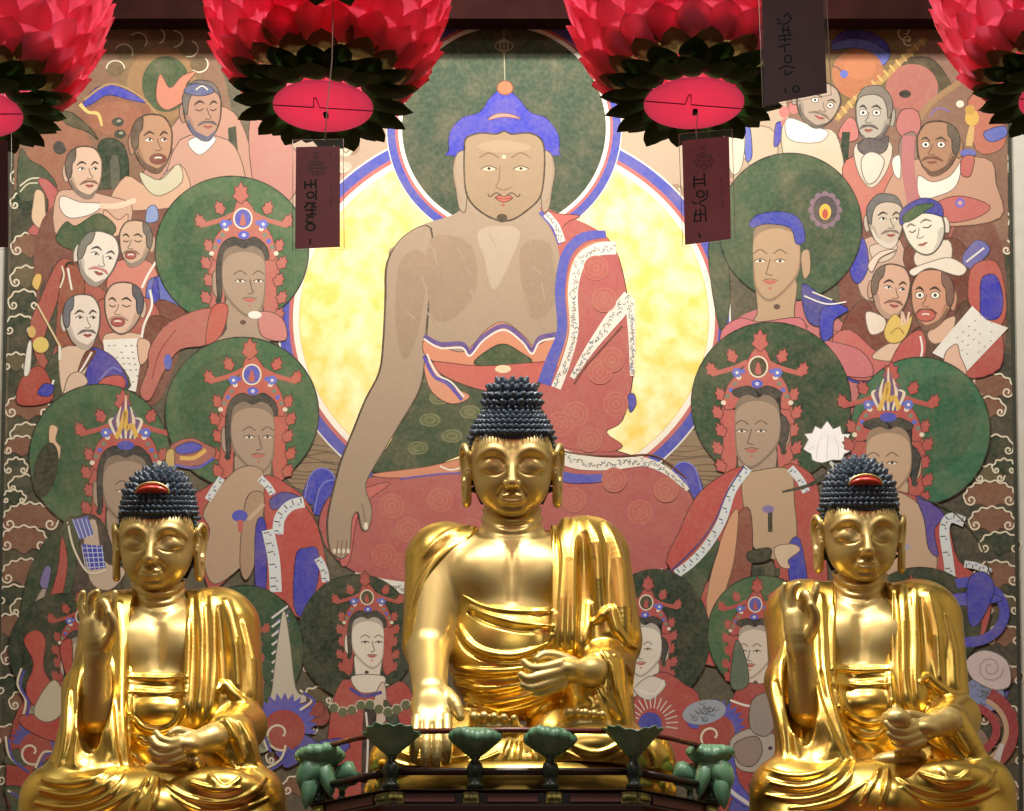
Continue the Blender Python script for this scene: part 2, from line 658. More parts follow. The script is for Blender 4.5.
    # painted hair ends along the brow
    for k in range(27):
        q = math.radians(22 + 136 * k / 26)
        x = 38.5 * math.cos(q)
        p1, p2, p3 = surf(x, 37), surf(x, 33.5), surf(x * .995, 28.5 - 2.5 * rnd.random())
        hb.tube([(x, p1[1] - .2, 38), (x, p2[1] + .1, 33.5), (x, p3[1] - .1, p3[2])], [2.0, 1.4, .2], 5)
    gem = None
    if not tall:
        gb = MB()
        vs, fs = [], []
        for i in range(9):
            a = math.pi * i / 8
            for k in range(17):
                b = math.pi * k / 16
                vs.append((-17 * math.cos(b), -3 + 41 + 6.5 * math.sin(a) * math.sin(b), 57 + 10.5 * math.sin(b) * (1 - i / 8.0) + 0 * i))
        for i in range(8):
            for k in range(16):
                fs.append((i * 17 + k, i * 17 + k + 1, (i + 1) * 17 + k + 1, (i + 1) * 17 + k))
        gb.add(vs, fs)
        rim = MB()
        rim.tube([(-17.5 * math.cos(math.pi * k / 16), 38.2 + 3 * math.sin(math.pi * k / 16), 57 + 11 * math.sin(math.pi * k / 16)) for k in range(17)], 1.2, 6)
        gem = (gb, rim)
    c, s_ = math.cos(tilt), math.sin(tilt)

    def tf(V):
        V = np.array(V, float) * scale
        d = V[:, 1] * c - V[:, 2] * s_ * -1 * 1.0
        # forward nod: the top of the head moves towards the viewer
        d = V[:, 1] * c + V[:, 2] * s_
        z = -V[:, 1] * s_ + V[:, 2] * c
        return np.stack([V[:, 0], d, z], 1) + np.array(origin)
    return tf(V), Q, (tf(hb.v), hb.f), [(tf(g.v), g.f) for g in gem] if gem else None


def hair_obj(st, data, m, parent, name):
    V, f = data
    V = V * st.s
    V[:, 1] *= -1
    return meshobj(name, [tuple(p) for p in V], [tuple(reversed(q)) for q in f], m, parent)


def finger(F, pts, r, k=1.6):
    F.tube(pts, [r, r * .98, r * .92, r * .72] if len(pts) == 4 else r, k, n=3)


def central_statue():
    st = Statue(520, 786, 5.5, 5.5 / math.cos(PITCH) / FPX * 1.0)
    L = st.L
    tilt = math.radians(20)
    hs = 1.0
    horig = L(512, 470, 13)
    V, Q, hair, _ = head_parts(True, hs, tilt, horig)
    lo, hi = (-165, -75, -8), (165, 165, 300)
    # ---- flesh
    B = Field(lo, hi, 1.0)
    B.cap(L(512, 498, -4), L(512, 560, -8), 25, 30, 8)
    for i, y in enumerate((517, 526, 535)):
        B.tube([L(512 - 27 - i, y - 7, -6), L(512 - 15, y + 2 + i, 17), L(512, y + 5 + i, 22), L(512 + 15, y + 2 + i, 17), L(512 + 27 + i, y - 7, -6)], 3.0, 4)
    B.ell(L(512, 592, -8), (72, 42, 66), 6)
    B.ell(L(512, 655, -4), (60, 44, 60), 10)
    for x in (482, 542):
        B.ell(L(x, 574, 12), (33, 25, 30), 9)
    B.ell(L(448, 556, -8), (34, 32, 32), 12)
    B.ell(L(580, 556, -8), (34, 32, 32), 12)
    B.cap(L(438, 566, -4), L(428, 650, 16), 28, 21, 10)
    B.cap(L(428, 652, 18), L(430, 692, 84), 20, 15.5, 6)
    # hand pointing down to the earth
    for i, x in enumerate((420, 428, 437, 444)):
        B.cap(L(430 + (x - 431) * .5, 690, 86), L(x, 724, 110), 10, 7.5, 4)
    B.ell(L(431, 706, 97), (18, 12, 18), 4)
    for x, x2, yb, l in ((417, 414, 723, 36), (427, 425.5, 725, 44), (437.5, 437, 725, 44), (446.5, 447.5, 722, 38)):
        B.tube([L(x, yb - 4, 112), L((x + x2) / 2, yb + l * .4, 123), L(x2, yb + l * .75, 124), L(x2, yb + l, 120)], [5.2, 4.9, 4.6, 3.4], 1.2, n=3)
    B.tube([L(446, 694, 92), L(455, 704, 104), L(460, 717, 108)], [7.0, 6.2, 4.2], 3, n=3)
    # other forearm and open hand on the lap
    B.cap(L(604, 664, 22), L(590, 672, 84), 17, 14, 6)
    B.cap(L(590, 672, 84), L(566, 672, 100), 13.5, 12, 4, sq=(1, 1, 1.15))
    B.ell(L(563, 671, 102), (17, 15, 10), 4)
    B.tube([L(560, 664, 112), L(544, 668, 118), L(531, 668, 122), L(524, 662, 122)], [5.2, 4.8, 4.4, 3.4], 1.2, n=3)
    B.tube([L(560, 671, 112), L(542, 676, 120), L(528, 679, 124), L(521, 675, 125)], [5.4, 5.0, 4.6, 3.6], 1.2, n=3)
    B.tube([L(560, 678, 110), L(545, 684, 118), L(531, 688, 122), L(523, 685, 124)], [5.2, 4.8, 4.4, 3.4], 1.2, n=3)
    B.tube([L(563, 684, 106), L(549, 690, 113), L(538, 693, 117), L(531, 691, 119)], [4.8, 4.4, 4.0, 3.2], 1.2, n=3)
    B.tube([L(572, 663, 96), L(558, 657, 100), L(545, 655, 104), L(537, 659, 107)], [6.2, 5.6, 4.8, 3.6], 1.6, n=3)
    # feet on the thighs, toes forward
    B.ell(L(495, 731, 76), (28, 20, 10), 4)
    B.ell(L(585, 728, 76), (26, 20, 10), 4)
    for x0, y0, dx in ((474, 717, 10.0), (568, 713, 8.6)):
        for i in range(5):
            B.cap(L(x0 + i * dx, y0 + 6, 88), L(x0 + i * dx, y0 - 1 + abs(i - 1) * .8, 98), 5.4 - (.3 * i), 4.6 - .3 * i, 2.4)
    # nipple line of the chest, centre groove
    st.stroke(B, [(512, 552), (512, 575), (512, 600)], 2.2, 2.6, 9, 's')
    bm = B.mesh()

    # ---- robe
    R = Field(lo, hi, 1.0)
    R.ell(L(512, 592, -10), (77, 44, 72), 6)
    R.ell(L(513, 655, -4), (64, 50, 64), 10)
    R.ell(L(446, 556, -10), (38, 34, 34), 12)
    R.ell(L(584, 552, -8), (40, 35, 36), 12)
    R.cap(L(436, 566, -6), L(426, 645, 10), 30, 23, 10)
    R.cap(L(594, 560, -6), L(611, 640, 6), 35, 30, 10)
    R.cap(L(560, 560, 6), L(566, 640, 26), 26, 24, 12)
    # hips, crossed legs
    R.cap(L(470, 744, 0), L(400, 762, 56), 36, 27, 10)
    R.cap(L(560, 744, 0), L(645, 760, 50), 36, 27, 10)
    R.cap(L(398, 765, 62), L(520, 768, 92), 25, 20, 8)
    R.cap(L(645, 764, 56), L(560, 760, 90), 25, 22, 8)
    R.cap(L(560, 757, 88), L(618, 752, 82), 23, 24, 8)
    R.ell(L(520, 758, 60), (80, 40, 22), 10)
    R.ell(L(592, 748, 88), (40, 26, 20), 6)
    # opening: bare chest, arm
    top = [st.L(x, y, 20) for x, y in ((482, 470), (481, 508), (473, 534), (444, 572), (421, 602), (413, 640), (402, 668), (399, 700), (449, 700), (452, 662), (455, 628), (460, 593), (486, 607), (520, 611), (552, 611), (552.5, 560), (551, 520), (546, 505), (545, 470))]
    R.cutpoly([(p[0], p[2]) for p in top], -14, 2.5, y1=66)
    # edge lips of the opening
    S = st.stroke
    S(R, [(480, 511), (471, 536), (443, 574), (419, 605), (411, 642)], 3.4, -.8, 2)
    S(R, [(551, 512), (555, 560), (555, 612), (551, 640), (538, 655), (522, 661)], 3.6, -.5, 2)
    # shoulder cloth over the bare arm's shoulder
    S(R, [(466, 540), (440, 556), (420, 584), (410, 615)], 3.0, -1.2, 4)
    S(R, [(474, 524), (444, 536), (424, 556)], 3.0, -1.5, 4)
    # waist: hem, sash, belly folds
    S(R, [(461, 594), (486, 608), (520, 612), (553, 611)], 2.8, .2, 1.6)
    S(R, [(458, 601), (486, 615), (520, 624), (553, 626)], 3.0, 1.0, 1.6)
    S(R, [(458, 607), (486, 622), (520, 631), (553, 632)], 2.4, .6, 1.6, 's')
    S(R, [(457, 616), (467, 641), (486, 653), (517, 656), (546, 644)], 3.4, 1.2, 1.8)
    S(R, [(456, 634), (465, 650), (488, 661), (520, 663), (548, 653)], 2.4, .6, 2, 's')
    S(R, [(455, 668), (480, 671), (510, 671), (536, 665)], 3.4, 1.0, 1.8)
    S(R, [(454, 676), (480, 680), (510, 679), (540, 671)], 2.4, .6, 1.6, 's')
    S(R, [(453, 684), (480, 689), (510, 687), (545, 676)], 3.6, 1.2, 1.8)
    S(R, [(453, 692), (485, 696), (515, 692), (555, 678)], 2.2, .6, 1.6, 's')
    S(R, [(455, 699), (490, 703), (525, 697), (560, 682), (578, 676)], 3.8, 1.2, 1.8)
    S(R, [(460, 708), (495, 711), (530, 703), (560, 690)], 2.4, .6, 1.6, 's')
    # long shoulder folds on the far shoulder
    for pts, r in (([(564, 514), (566, 550), (564, 600), (561, 646)], 6.0), ([(574, 520), (572, 560), (572, 610), (574, 648)], 5.0),
                   ([(586, 518), (596, 545), (598, 580), (600, 612)], 8.0), ([(606, 524), (618, 560), (622, 610), (626, 636)], 8.5), ([(587, 604), (585, 626), (582, 650)], 4.5)):
        S(R, pts, r, -1.5, 6)
    for pts, r in (([(556, 520), (557, 560), (555, 610)], 1.8), ([(583, 534), (584, 570), (583, 620), (579, 652)], 5.2), ([(569, 560), (568, 610), (567, 645)], 1.8),
                   ([(604, 545), (608, 585), (609, 612)], 2.6), ([(592, 560), (592, 600)], 1.6)):
        S(R, pts, r, 1.2, 4, 's')
    # sleeve end: raised hem, hollow beneath, knot of cloth
    S(R, [(594, 622), (603, 616), (611, 609), (614, 622), (622, 640), (637, 648)], 4.6, 1.2, 2)
    hole = L(608, 642, 44)
    R.ell(hole, (16, 20, 9), 4, 's')
    # lower sleeve on the forearm, hanging to the thigh
    R.cap(L(608, 662, 10), L(600, 668, 60), 25, 19, 6)
    R.cap(L(600, 670, 0), L(600, 735, 30), 30, 34, 10)
    R.tube([L(606, 668, 58), L(607, 690, 62), L(614, 712, 62), L(622, 730, 62)], [18, 18, 15, 10], 5, sq=(1, 1.2, 1))
    R.tube([L(585, 690, 60), L(590, 705, 70), L(600, 725, 74)], [16, 16, 12], 5)
    for pts in ([(590, 655), (597, 668), (597, 684), (606, 702), (620, 718)], [(600, 651), (612, 668), (616, 690), (625, 716)], [(615, 655), (630, 670), (632, 695)]):
        S(R, pts, 3.2, .8, 2)
    for pts in ([(605, 652), (612, 668)], [(598, 690), (606, 712)], [(610, 662), (611, 690), (620, 712)]):
        S(R, pts, 2.4, .8, 2, 's')
    R.ell(L(566, 700, 98), (26, 22, 9), 3, 's')
    # skirt folds across the legs
    for pts in ([(566, 752), (590, 763), (616, 758), (632, 742)], [(572, 745), (594, 754), (614, 748), (626, 738)],
                [(400, 752), (430, 762), (466, 756)], [(395, 762), (430, 772), (475, 764), (500, 752)],
                [(512, 732), (508, 750), (498, 770)], [(526, 732), (528, 752), (534, 774)], [(520, 732), (518, 752), (516, 776)], [(640, 742), (652, 755), (655, 772)]):
        S(R, pts, 3.0, .6, 2)
    for pts in ([(568, 759), (592, 769), (620, 764)], [(398, 758), (430, 767), (466, 761)]):
        S(R, pts, 2.0, .8, 2, 's')
    # flat seat
    R.f[:, :, :int((0 - R.lo[2]) / R.h)] = 30
    B.f = None
    rm = R.mesh()
    return st, bm, rm, V, Q, hair


def side_statue(dx, dy, warp, hx=0, hy=0, wide=0):
    """dx, dy move the pattern of the left statue; warp shifts the lap sideways, hx, hy the lap hand"""
    class Z(Statue):
        def L(self, px, py, d):
            w = warp * min(max((py - 690) / 90, 0), 1)
            return Statue.L(self, px + dx + w, py + dy, d)
    st = Statue(158 + dx, 826 + dy, 5.6, 5.6 / math.cos(PITCH) / FPX)
    st.o.x = W(158 + dx, 600 + dy, 5.6).x
    st.__class__ = Z
    st0 = st
    L = st0.L

    def Hn(x, y, d):
        return L(x + hx, y + hy, d)
    horig = L(158, 547, 11)
    V, Q, hair, gem = head_parts(False, .90, math.radians(18), horig)
    lo, hi = (-150, -75, -44), (150, 155, 290)
    B = Field(lo, hi, 1.0)
    B.cap(L(158, 576, -4), L(158, 632, -8), 22.5, 27, 8)
    for i, y in enumerate((590, 598, 606)):
        B.tube([L(158 - 25 - i, y - 7, -6), L(158 - 14, y + 2 + i, 15), L(158, y + 5 + i, 20.5), L(158 + 14, y + 2 + i, 15), L(158 + 25 + i, y - 7, -6)], 2.8, 3.6)
    B.ell(L(158, 660, -8), (64, 38, 60), 6)
    B.ell(L(158, 712, -4), (52, 40, 50), 10)
    for x in (133, 183):
        B.ell(L(x, 646, 10), (29, 23, 28), 9)
    st0.stroke(B, [(158, 626), (158, 648), (158, 668)], 2.0, 2.4, 9, 's')
    # raised forearm and hand
    B.cap(L(96, 716, 40), L(98, 658, 66), 16, 11.5, 5)
    B.tube([L(98, 656, 68), L(97, 641, 72), L(95, 626, 73)], [12, 13.5, 13], 4, sq=(1, 1.35, 1))
    B.tube([L(87, 626, 74), L(83, 612, 74), L(81, 601, 76), L(83, 593, 79)], [4.8, 4.4, 4.0, 3.0], 1.2, n=3)
    B.tube([L(93, 622, 75), L(90, 606, 78), L(92, 596, 82), L(97, 592, 86)], [4.9, 4.5, 4.1, 3.2], 1.2, n=3)
    B.tube([L(100, 620, 77), L(101, 606, 84), L(104, 602, 92), L(108, 609, 95)], [5.0, 4.6, 4.2, 3.4], 1.2, n=3)
    B.tube([L(106, 624, 76), L(110, 611, 80), L(113, 601, 84), L(115, 593, 86)], [4.8, 4.4, 4.0, 3.0], 1.2, n=3)
    B.tube([L(106, 645, 76), L(112, 634, 86), L(113, 622, 92), L(109, 613, 96)], [6.2, 5.4, 4.8, 3.6], 1.8, n=3)
    # lower hand with fingers raised over the lap
    B.cap(L(236, 730, 28), Hn(212, 738, 82), 18, 12.5, 6)
    B.cap(Hn(212, 738, 82), Hn(190, 744, 98), 12.5, 12, 4, sq=(1, 1, 1.15))
    B.ell(Hn(184, 746, 102), (16, 14, 9), 4)
    B.tube([Hn(180, 740, 110), Hn(170, 742, 118), Hn(161, 739, 122), Hn(156, 733, 122)], [4.8, 4.4, 4.0, 3.2], 1.2, n=3)
    B.tube([Hn(178, 745, 112), Hn(166, 748, 120), Hn(157, 746, 124), Hn(152, 739, 124)], [5.0, 4.6, 4.2, 3.3], 1.2, n=3)
    B.tube([Hn(179, 751, 111), Hn(166, 755, 118), Hn(157, 755, 122), Hn(151, 750, 123)], [4.8, 4.4, 4.0, 3.2], 1.2, n=3)
    B.tube([Hn(182, 757, 108), Hn(170, 761, 114), Hn(160, 762, 117), Hn(154, 759, 118)], [4.4, 4.1, 3.8, 3.0], 1.2, n=3)
    B.tube([Hn(194, 737, 97), Hn(184, 733, 103), Hn(176, 731, 108), Hn(170, 734, 111)], [5.8, 5.2, 4.6, 3.4], 1.6, n=3)
    # soles turned up
    B.ell(L(172, 770, 80), (26, 18, 10), 4)
    for i in range(4):
        B.cap(L(176 + i * 7, 764, 94), L(174 + i * 7, 760, 102), 4, 3.6, 1.2)
    bm = B.mesh()

    R = Field(lo, hi, 1.0)
    R.ell(L(158, 656, -10), (71, 45, 70), 6)
    R.ell(L(158, 715, -4), (57, 46, 56), 10)
    if wide:
        R.ell(L(102, 622, -8), (36, 33, 34), 12)
    else:
        R.ell(L(114, 622, -8), (30, 31, 30), 12)
    R.ell(L(216, 622, -8), (36, 33, 34), 12)
    R.cap(L(97 if wide else 106, 630, -4), L(95, 700, 20), 32 if wide else 24, 28, 10)
    R.cap(L(226, 630, -6), L(235, 700, 6), 33, 27, 10)
    R.cap(L(200, 630, 4), L(200, 710, 26), 22, 22, 12)
    R.cap(L(120, 630, 4), L(118, 720, 34), 20, 18, 10)
    # wide hanging sleeve of the raised arm
    R.tube([L(92, 690, 30), L(92, 720, 44), L(92, 748, 50), L(90, 770, 50)], [28, 29, 34, 38], 8, sq=(1, 1.25, 1))
    # legs
    R.cap(L(120, 784, 0), L(56, 798, 54), 36, 30, 10)
    R.cap(L(196, 784, 0), L(250, 798, 52), 36, 30, 10)
    R.cap(L(52, 800, 60), L(160, 812, 96), 28, 22, 8)
    R.cap(L(252, 800, 56), L(160, 812, 96), 28, 22, 8)
    R.ell(L(158, 798, 60), (84, 44, 28), 10)
    R.ell(L(212, 790, 84), (46, 26, 20), 6)
    R.cap(L(60, 834, 44), L(246, 834, 44), 38, 38, 12)
    R.cap(L(70, 842, 66), L(240, 842, 66), 34, 34, 12)
    # bare chest
    cut = [st0.L(x, y, 20) for x, y in ((133, 545), (134, 592), (131, 620), (130, 675.5), (186, 675.5), (187, 640), (189, 600), (184, 580), (184, 545))]
    R.cutpoly([(p[0], p[2]) for p in cut], -14, 2.5)
    S = st0.stroke
    S(R, [(133, 590), (131, 625), (130, 680), (128, 730), (130, 762)], 3.2, .2, 2)
    S(R, [(188, 592), (189, 630), (187, 680), (184, 712), (170, 730)], 3.4, .2, 2)
    S(R, [(130, 677), (158, 679), (187, 677)], 2.8, 1.0, 1.6)
    S(R, [(130, 684), (158, 686), (187, 684)], 2.6, .5, 1.6, 's')
    S(R, [(130, 692), (158, 694), (186, 692)], 2.6, 1.2, 1.6)
    S(R, [(130, 697), (158, 699), (186, 697)], 1.6, .6, 1.2, 's')
    R.ell(L(158, 712, 34), (25, 14, 15), 5)
    S(R, [(130, 714), (140, 726), (158, 731), (176, 724), (184, 708)], 3.2, 1.0, 1.8)
    S(R, [(130, 722), (141, 736), (160, 738)], 2.2, .6, 1.6, 's')
    S(R, [(129, 730), (140, 744), (156, 745), (166, 738)], 3.2, 1.0, 1.8)
    # robe front band folds
    for pts, r in (([(199, 594), (203, 630), (202, 680), (196, 735)], 5.0), ([(212, 598), (214, 640), (212, 690), (205, 730)], 4.5),
                   ([(226, 602), (236, 645), (238, 684)], 7.0), ([(244, 624), (251, 660), (253, 696)], 5.0),
                   ([(118, 604), (121, 650), (120, 720), (127, 765)], 5.0), ([(108, 660), (112, 700), (112, 740), (118, 765)], 4.0),
                   ([(80, 655), (69, 700), (68, 735), (60, 764)], 5.0), ([(84, 650), (78, 690), (80, 730), (74, 764)], 3.2)):
        S(R, pts, r, -1.0, 5)
    for pts, r in (([(206, 606), (208, 650), (205, 715)], 2.6), ([(219, 608), (223, 650), (225, 692)], 4.4), ([(240, 640), (243, 668), (244, 692)], 2.0),
                   ([(193, 600), (195, 660), (192, 722)], 1.6), ([(115, 640), (116, 700), (120, 750)], 2.2), ([(73, 690), (73, 725), (66, 760)], 2.0)):
        S(R, pts, r, 1.0, 4, 's')
    # hollow of the sleeve around the forearm
    R.ell(L(95, 700, 62), (14, 34, 52), 5, 's')
    R.ell(L(92, 744, 86), (18, 14, 22), 5, 's')
    # sleeve end of the other arm
    S(R, [(218, 690), (224, 684), (230, 690), (242, 702), (260, 712)], 4.2, 1.2, 2)
    R.ell(L(236, 708, 44), (15, 18, 8), 4, 's')
    R.cap(L(242, 726, 18), L(226, 734, 62), 24, 19, 5)
    R.tube([L(234, 734, 58), L(240, 750, 62), L(250, 770, 60)], [19, 17, 12], 5, sq=(1, 1.2, 1))
    for pts in ([(214, 722), (222, 738), (226, 755), (236, 768)], [(226, 720), (236, 738), (244, 760)], [(240, 722), (250, 742), (256, 765)]):
        S(R, pts, 3.0, .8, 2)
    for pts in ([(220, 722), (230, 745), (240, 765)], [(234, 722), (245, 748)]):
        S(R, pts, 2.2, .8, 2, 's')
    R.ell(Hn(182, 760, 104), (24, 18, 8), 3, 's')
    R.ell(Hn(176, 742, 114), (24, 20, 13), 3, 's')
    # lap folds
    for pts in ([(36, 776), (60, 785), (92, 781), (112, 768)], [(40, 790), (72, 797), (104, 786), (122, 768)], [(36, 803), (74, 809), (112, 795), (130, 768)], [(60, 816), (100, 812), (136, 790)],
                [(168, 786), (190, 800), (225, 803), (252, 793), (266, 778)], [(172, 795), (200, 810), (240, 810), (268, 798)], [(205, 765), (212, 780), (225, 790), (240, 778)], [(190, 782), (215, 790), (240, 788)],
                [(150, 776), (142, 792), (130, 812)], [(158, 778), (156, 795), (150, 815)]):
        S(R, pts, 3.2, .8, 2)
    for pts in ([(38, 784), (68, 791), (98, 784), (118, 768)], [(38, 797), (74, 803), (108, 791), (126, 770)], [(170, 791), (195, 805), (232, 807), (262, 790)], [(146, 780), (136, 800)]):
        S(R, pts, 2.2, .8, 2, 's')
    R.f[:, :, :int((-36 - R.lo[2]) / R.h)] = 30
    rm = R.mesh()
    return st, bm, rm, V, Q, hair, gem


def put_statue(st, bm, rm, V, Q, hair, gem, label, group=None):
    root = thing('buddha_statue', label, 'statue', st.o, group)
    body = npmesh('gilded_body', [st.to_local(*[a.copy() for a in bm]), st.to_local(V.copy(), Q)], GOLD, root)
    robe = npmesh('robe', [st.to_local(*[a.copy() for a in rm])], GOLD_ROBE, root)
    h = hair_obj(st, hair, HAIR, root, 'curled_hair')
    if gem:
        g = hair_obj(st, gem[0], REDGEM, root, 'hair_jewel')
        g['label'] = 'red half-moon jewel in the curls'
        hair_obj(st, gem[1], GOLD, g, 'jewel_rim')
    return root


c_ = central_statue()
buddha = put_statue(*c_, None, 'tall central gilded seated statue touching the ground with one hand, behind the lotus railing')
s_left = side_statue(0, 0, 0)
left_st = put_statue(*s_left, 'gilded seated statue at the left with one hand raised and empty lap hand', 'seated statues at the sides')
s_right = side_statue(702, -8, 28, 20, -8, 1)
right_st = put_statue(*s_right, 'gilded seated statue at the right holding a small round jar in its lap hand', 'seated statues at the sides')
# ------------------------------------------------------------------ the altar painting
LEAN = math.radians(17.4)
PC = W(512, 405.5, 6.5)
PN = Vector((0, -math.cos(LEAN), -math.sin(LEAN)))
PV = Vector((0, -math.sin(LEAN), math.cos(LEAN)))


def onplane(px, py, off=0.0):
    u, v = (px - 512.0) / FPX, (405.5 - py) / FPX
    c, s = math.cos(PITCH), math.sin(PITCH)
    d = Vector((u, c - v * s, s + v * c))
    t = (PC - CAM).dot(PN) / d.dot(PN)
    return CAM + d * t + PN * off


PIG = bpy.data.materials.new('painted_pigment')
PIG.use_nodes = True
_nt = PIG.node_tree
_b = _nt.nodes['Principled BSDF']
_b.inputs['Roughness'].default_value = 0.75
_b.inputs['Specular IOR Level'].default_value = 0.25
_at = _nt.nodes.new('ShaderNodeAttribute')
_at.attribute_name = 'pigment'
_tc = _nt.nodes.new('ShaderNodeTexCoord')
_n1 = _nt.nodes.new('ShaderNodeTexNoise')
_n1.inputs['Scale'].default_value = 9
_n1.inputs['Detail'].default_value = 8
_n1.inputs['Roughness'].default_value = 0.65
_n2 = _nt.nodes.new('ShaderNodeTexNoise')
_n2.inputs['Scale'].default_value = 70
_n2.inputs['Detail'].default_value = 5
_r1 = _nt.nodes.new('ShaderNodeMapRange')
_r1.inputs[1].default_value = .45
_r1.inputs[2].default_value = .75
_r1.inputs[3].default_value = 0
_r1.inputs[4].default_value = .22
_r2 = _nt.nodes.new('ShaderNodeMapRange')
_r2.inputs[1].default_value = .35
_r2.inputs[2].default_value = .8
_r2.inputs[3].default_value = 0
_r2.inputs[4].default_value = .12
_m1 = _nt.nodes.new('ShaderNodeMix')
_m1.data_type = 'RGBA'
_m1.inputs[7].default_value = lin((172, 146, 118)) + (1,)
_m2 = _nt.nodes.new('ShaderNodeMix')
_m2.data_type = 'RGBA'
_m2.inputs[7].default_value = lin((190, 176, 150)) + (1,)
for a_, b_ in ((_tc.outputs['Object'], _n1.inputs['Vector']), (_tc.outputs['Object'], _n2.inputs['Vector']), (_n1.outputs['Fac'], _r1.inputs[0]), (_n2.outputs['Fac'], _r2.inputs[0]),
               (_r1.outputs[0], _m1.inputs[0]), (_r2.outputs[0], _m2.inputs[0]), (_at.outputs['Color'], _m1.inputs[6]), (_m1.outputs[2], _m2.inputs[6]), (_m2.outputs[2], _b.inputs['Base Color'])):
    _nt.links.new(a_, b_)
# flaking gold leaf of the halo
LEAF = mat('flaked_gold_leaf', (236, 208, 104), 0.5, 0.0, vary=.1, vscale=14, vcol2=(250, 240, 190), spec=.6)

painting = thing('altar_painting', 'large old painting of a seated figure among haloed attendants, behind the three gilded statues', 'painting', tuple(onplane(512, 850, -0.03)))
PLOC = painting.location.copy()
LV = np.zeros((220, 250), int)


class Art:
    def __init__(self, name, label=None):
        self.name, self.label = name, label
        self.v, self.f, self.c = [], [], []

    def _lv(self, P, grid=5):
        a = np.clip((np.floor(P.min(0) / grid)).astype(int) + 12, 0, 219)
        b = np.clip((np.floor(P.max(0) / grid)).astype(int) + 13, 1, 220)
        s = LV[a[1]:b[1], a[0]:b[0]]
        l = s.max() + 1
        LV[a[1]:b[1], a[0]:b[0]] = l
        return l * 0.00003

    def face(self, P, col, off):
        n = len(self.v)
        self.v += [onplane(x, y, off) - PLOC for x, y in P]
        self.f.append(tuple(range(n + len(P) - 1, n - 1, -1)))
        self.c.append(col)

    def poly(self, pts, col, smooth=4, nl=False):
        P = crom(pts, smooth, True) if smooth else np.array(pts, float)
        ar = 0.5 * np.sum(P[:, 0] * np.roll(P[:, 1], -1) - np.roll(P[:, 0], -1) * P[:, 1])
        if ar < 0:
            P = P[::-1]
        self.face(P, col, self._lv(P))
        if smooth and not nl and 70 < abs(ar) < 16000 and self.name not in ('canvas', 'painted_gold_ground'):
            self.ribbon(np.concatenate([P, P[:2]]), .9, tuple(int(v * .5) for v in col))

    def ell(self, cx, cy, rx, ry, col, n=None, ang=0):
        n = n or int(min(96, 10 + max(rx, ry)))
        c, s = math.cos(ang), math.sin(ang)
        t = np.linspace(0, 2 * math.pi, n, endpoint=False)
        x, y = rx * np.cos(t), ry * np.sin(t)
        P = np.stack([cx + x * c - y * s, cy + x * s + y * c], 1)
        self.face(P, col, self._lv(P))

    def ring(self, cx, cy, rx, ry, w, col, a0=0, a1=360, n=64):
        t = np.radians(np.linspace(a0, a1, n))
        self.ribbon(np.stack([cx + rx * np.cos(t), cy + ry * np.sin(t)], 1), w, col)

    def ribbon(self, P, w, col):
        P = np.array(P, float)
        if len(P) < 2:
            return
        W_ = w if hasattr(w, '__len__') else [w] * len(P)
        W_ = np.interp(np.linspace(0, 1, len(P)), np.linspace(0, 1, len(W_)), W_)
        T = np.gradient(P, axis=0)
        T /= np.linalg.norm(T, axis=1)[:, None] + 1e-9
        N = np.stack([-T[:, 1], T[:, 0]], 1)
        A = P + N * W_[:, None] / 2
        B = P - N * W_[:, None] / 2
        off = self._lv(np.concatenate([A, B]))
        n = len(self.v)
        for a, b in zip(A, B):
            self.v.append(onplane(a[0], a[1], off) - PLOC)
            self.v.append(onplane(b[0], b[1], off) - PLOC)
        for i in range(len(P) - 1):
            self.f.append((n + 2 * i, n + 2 * i + 1, n + 2 * i + 3, n + 2 * i + 2))
            self.c.append(col)

    def line(self, pts, w, col, n=5):
        self.ribbon(crom(pts, n), w, col)

    def build(self, parent=None, m=None):
        me = bpy.data.meshes.new(self.name)
        me.from_pydata([tuple(p) for p in self.v], [], self.f)
        at = me.color_attributes.new('pigment', 'FLOAT_COLOR', 'CORNER')
        out = []
        for f, c in zip(self.f, self.c):
            if c[0] >= c[2]:      # faded earth colours
                g = sum(c) / 3
                c = tuple(v + (g - v) * .14 for v in c)
            out += list(lin(c) + (1.0,)) * len(f)
        at.data.foreach_set('color', out)
        me.materials.append(m or PIG)
        o = bpy.data.objects.new(self.name, me)
        if self.label:
            o['label'] = self.label
        return link(o, parent or painting)


class Split:
    """sends each drawn shape to the art of its side of the painting"""
    def __init__(self, name, cuts):
        self.cuts = cuts
        self.arts = [Art(name) for _ in range(len(cuts) + 1)]

    def _a(self, x):
        return self.arts[sum(x > c for c in self.cuts)]

    def poly(self, pts, *k, **q):
        self._a(pts[0][0]).poly(pts, *k, **q)

    def line(self, pts, *k, **q):
        self._a(pts[0][0]).line(pts, *k, **q)

    def ribbon(self, pts, *k, **q):
        self._a(pts[0][0]).ribbon(pts, *k, **q)

    def ell(self, cx, *k, **q):
        self._a(cx).ell(cx, *k, **q)

    def ring(self, cx, *k, **q):
        self._a(cx).ring(cx, *k, **q)

    def build(self):
        for a in self.arts:
            if a.f:
                a.build()


RD, RD2, CORAL, PINK = (172, 76, 70), (146, 60, 56), (184, 100, 88), (196, 120, 114)
GRN, GRN2, DGRN = (66, 100, 68), (50, 80, 54), (40, 58, 42)
BLU, BLU2 = (62, 66, 168), (92, 104, 180)
TAN, TAN2, LTAN = (168, 138, 104), (150, 116, 84), (200, 178, 150)
CREAM, WHT, BRN, DRK = (222, 212, 184), (226, 222, 210), (128, 86, 66), (52, 44, 40)
GOLDC = (220, 180, 78)
rn = random.Random(3)

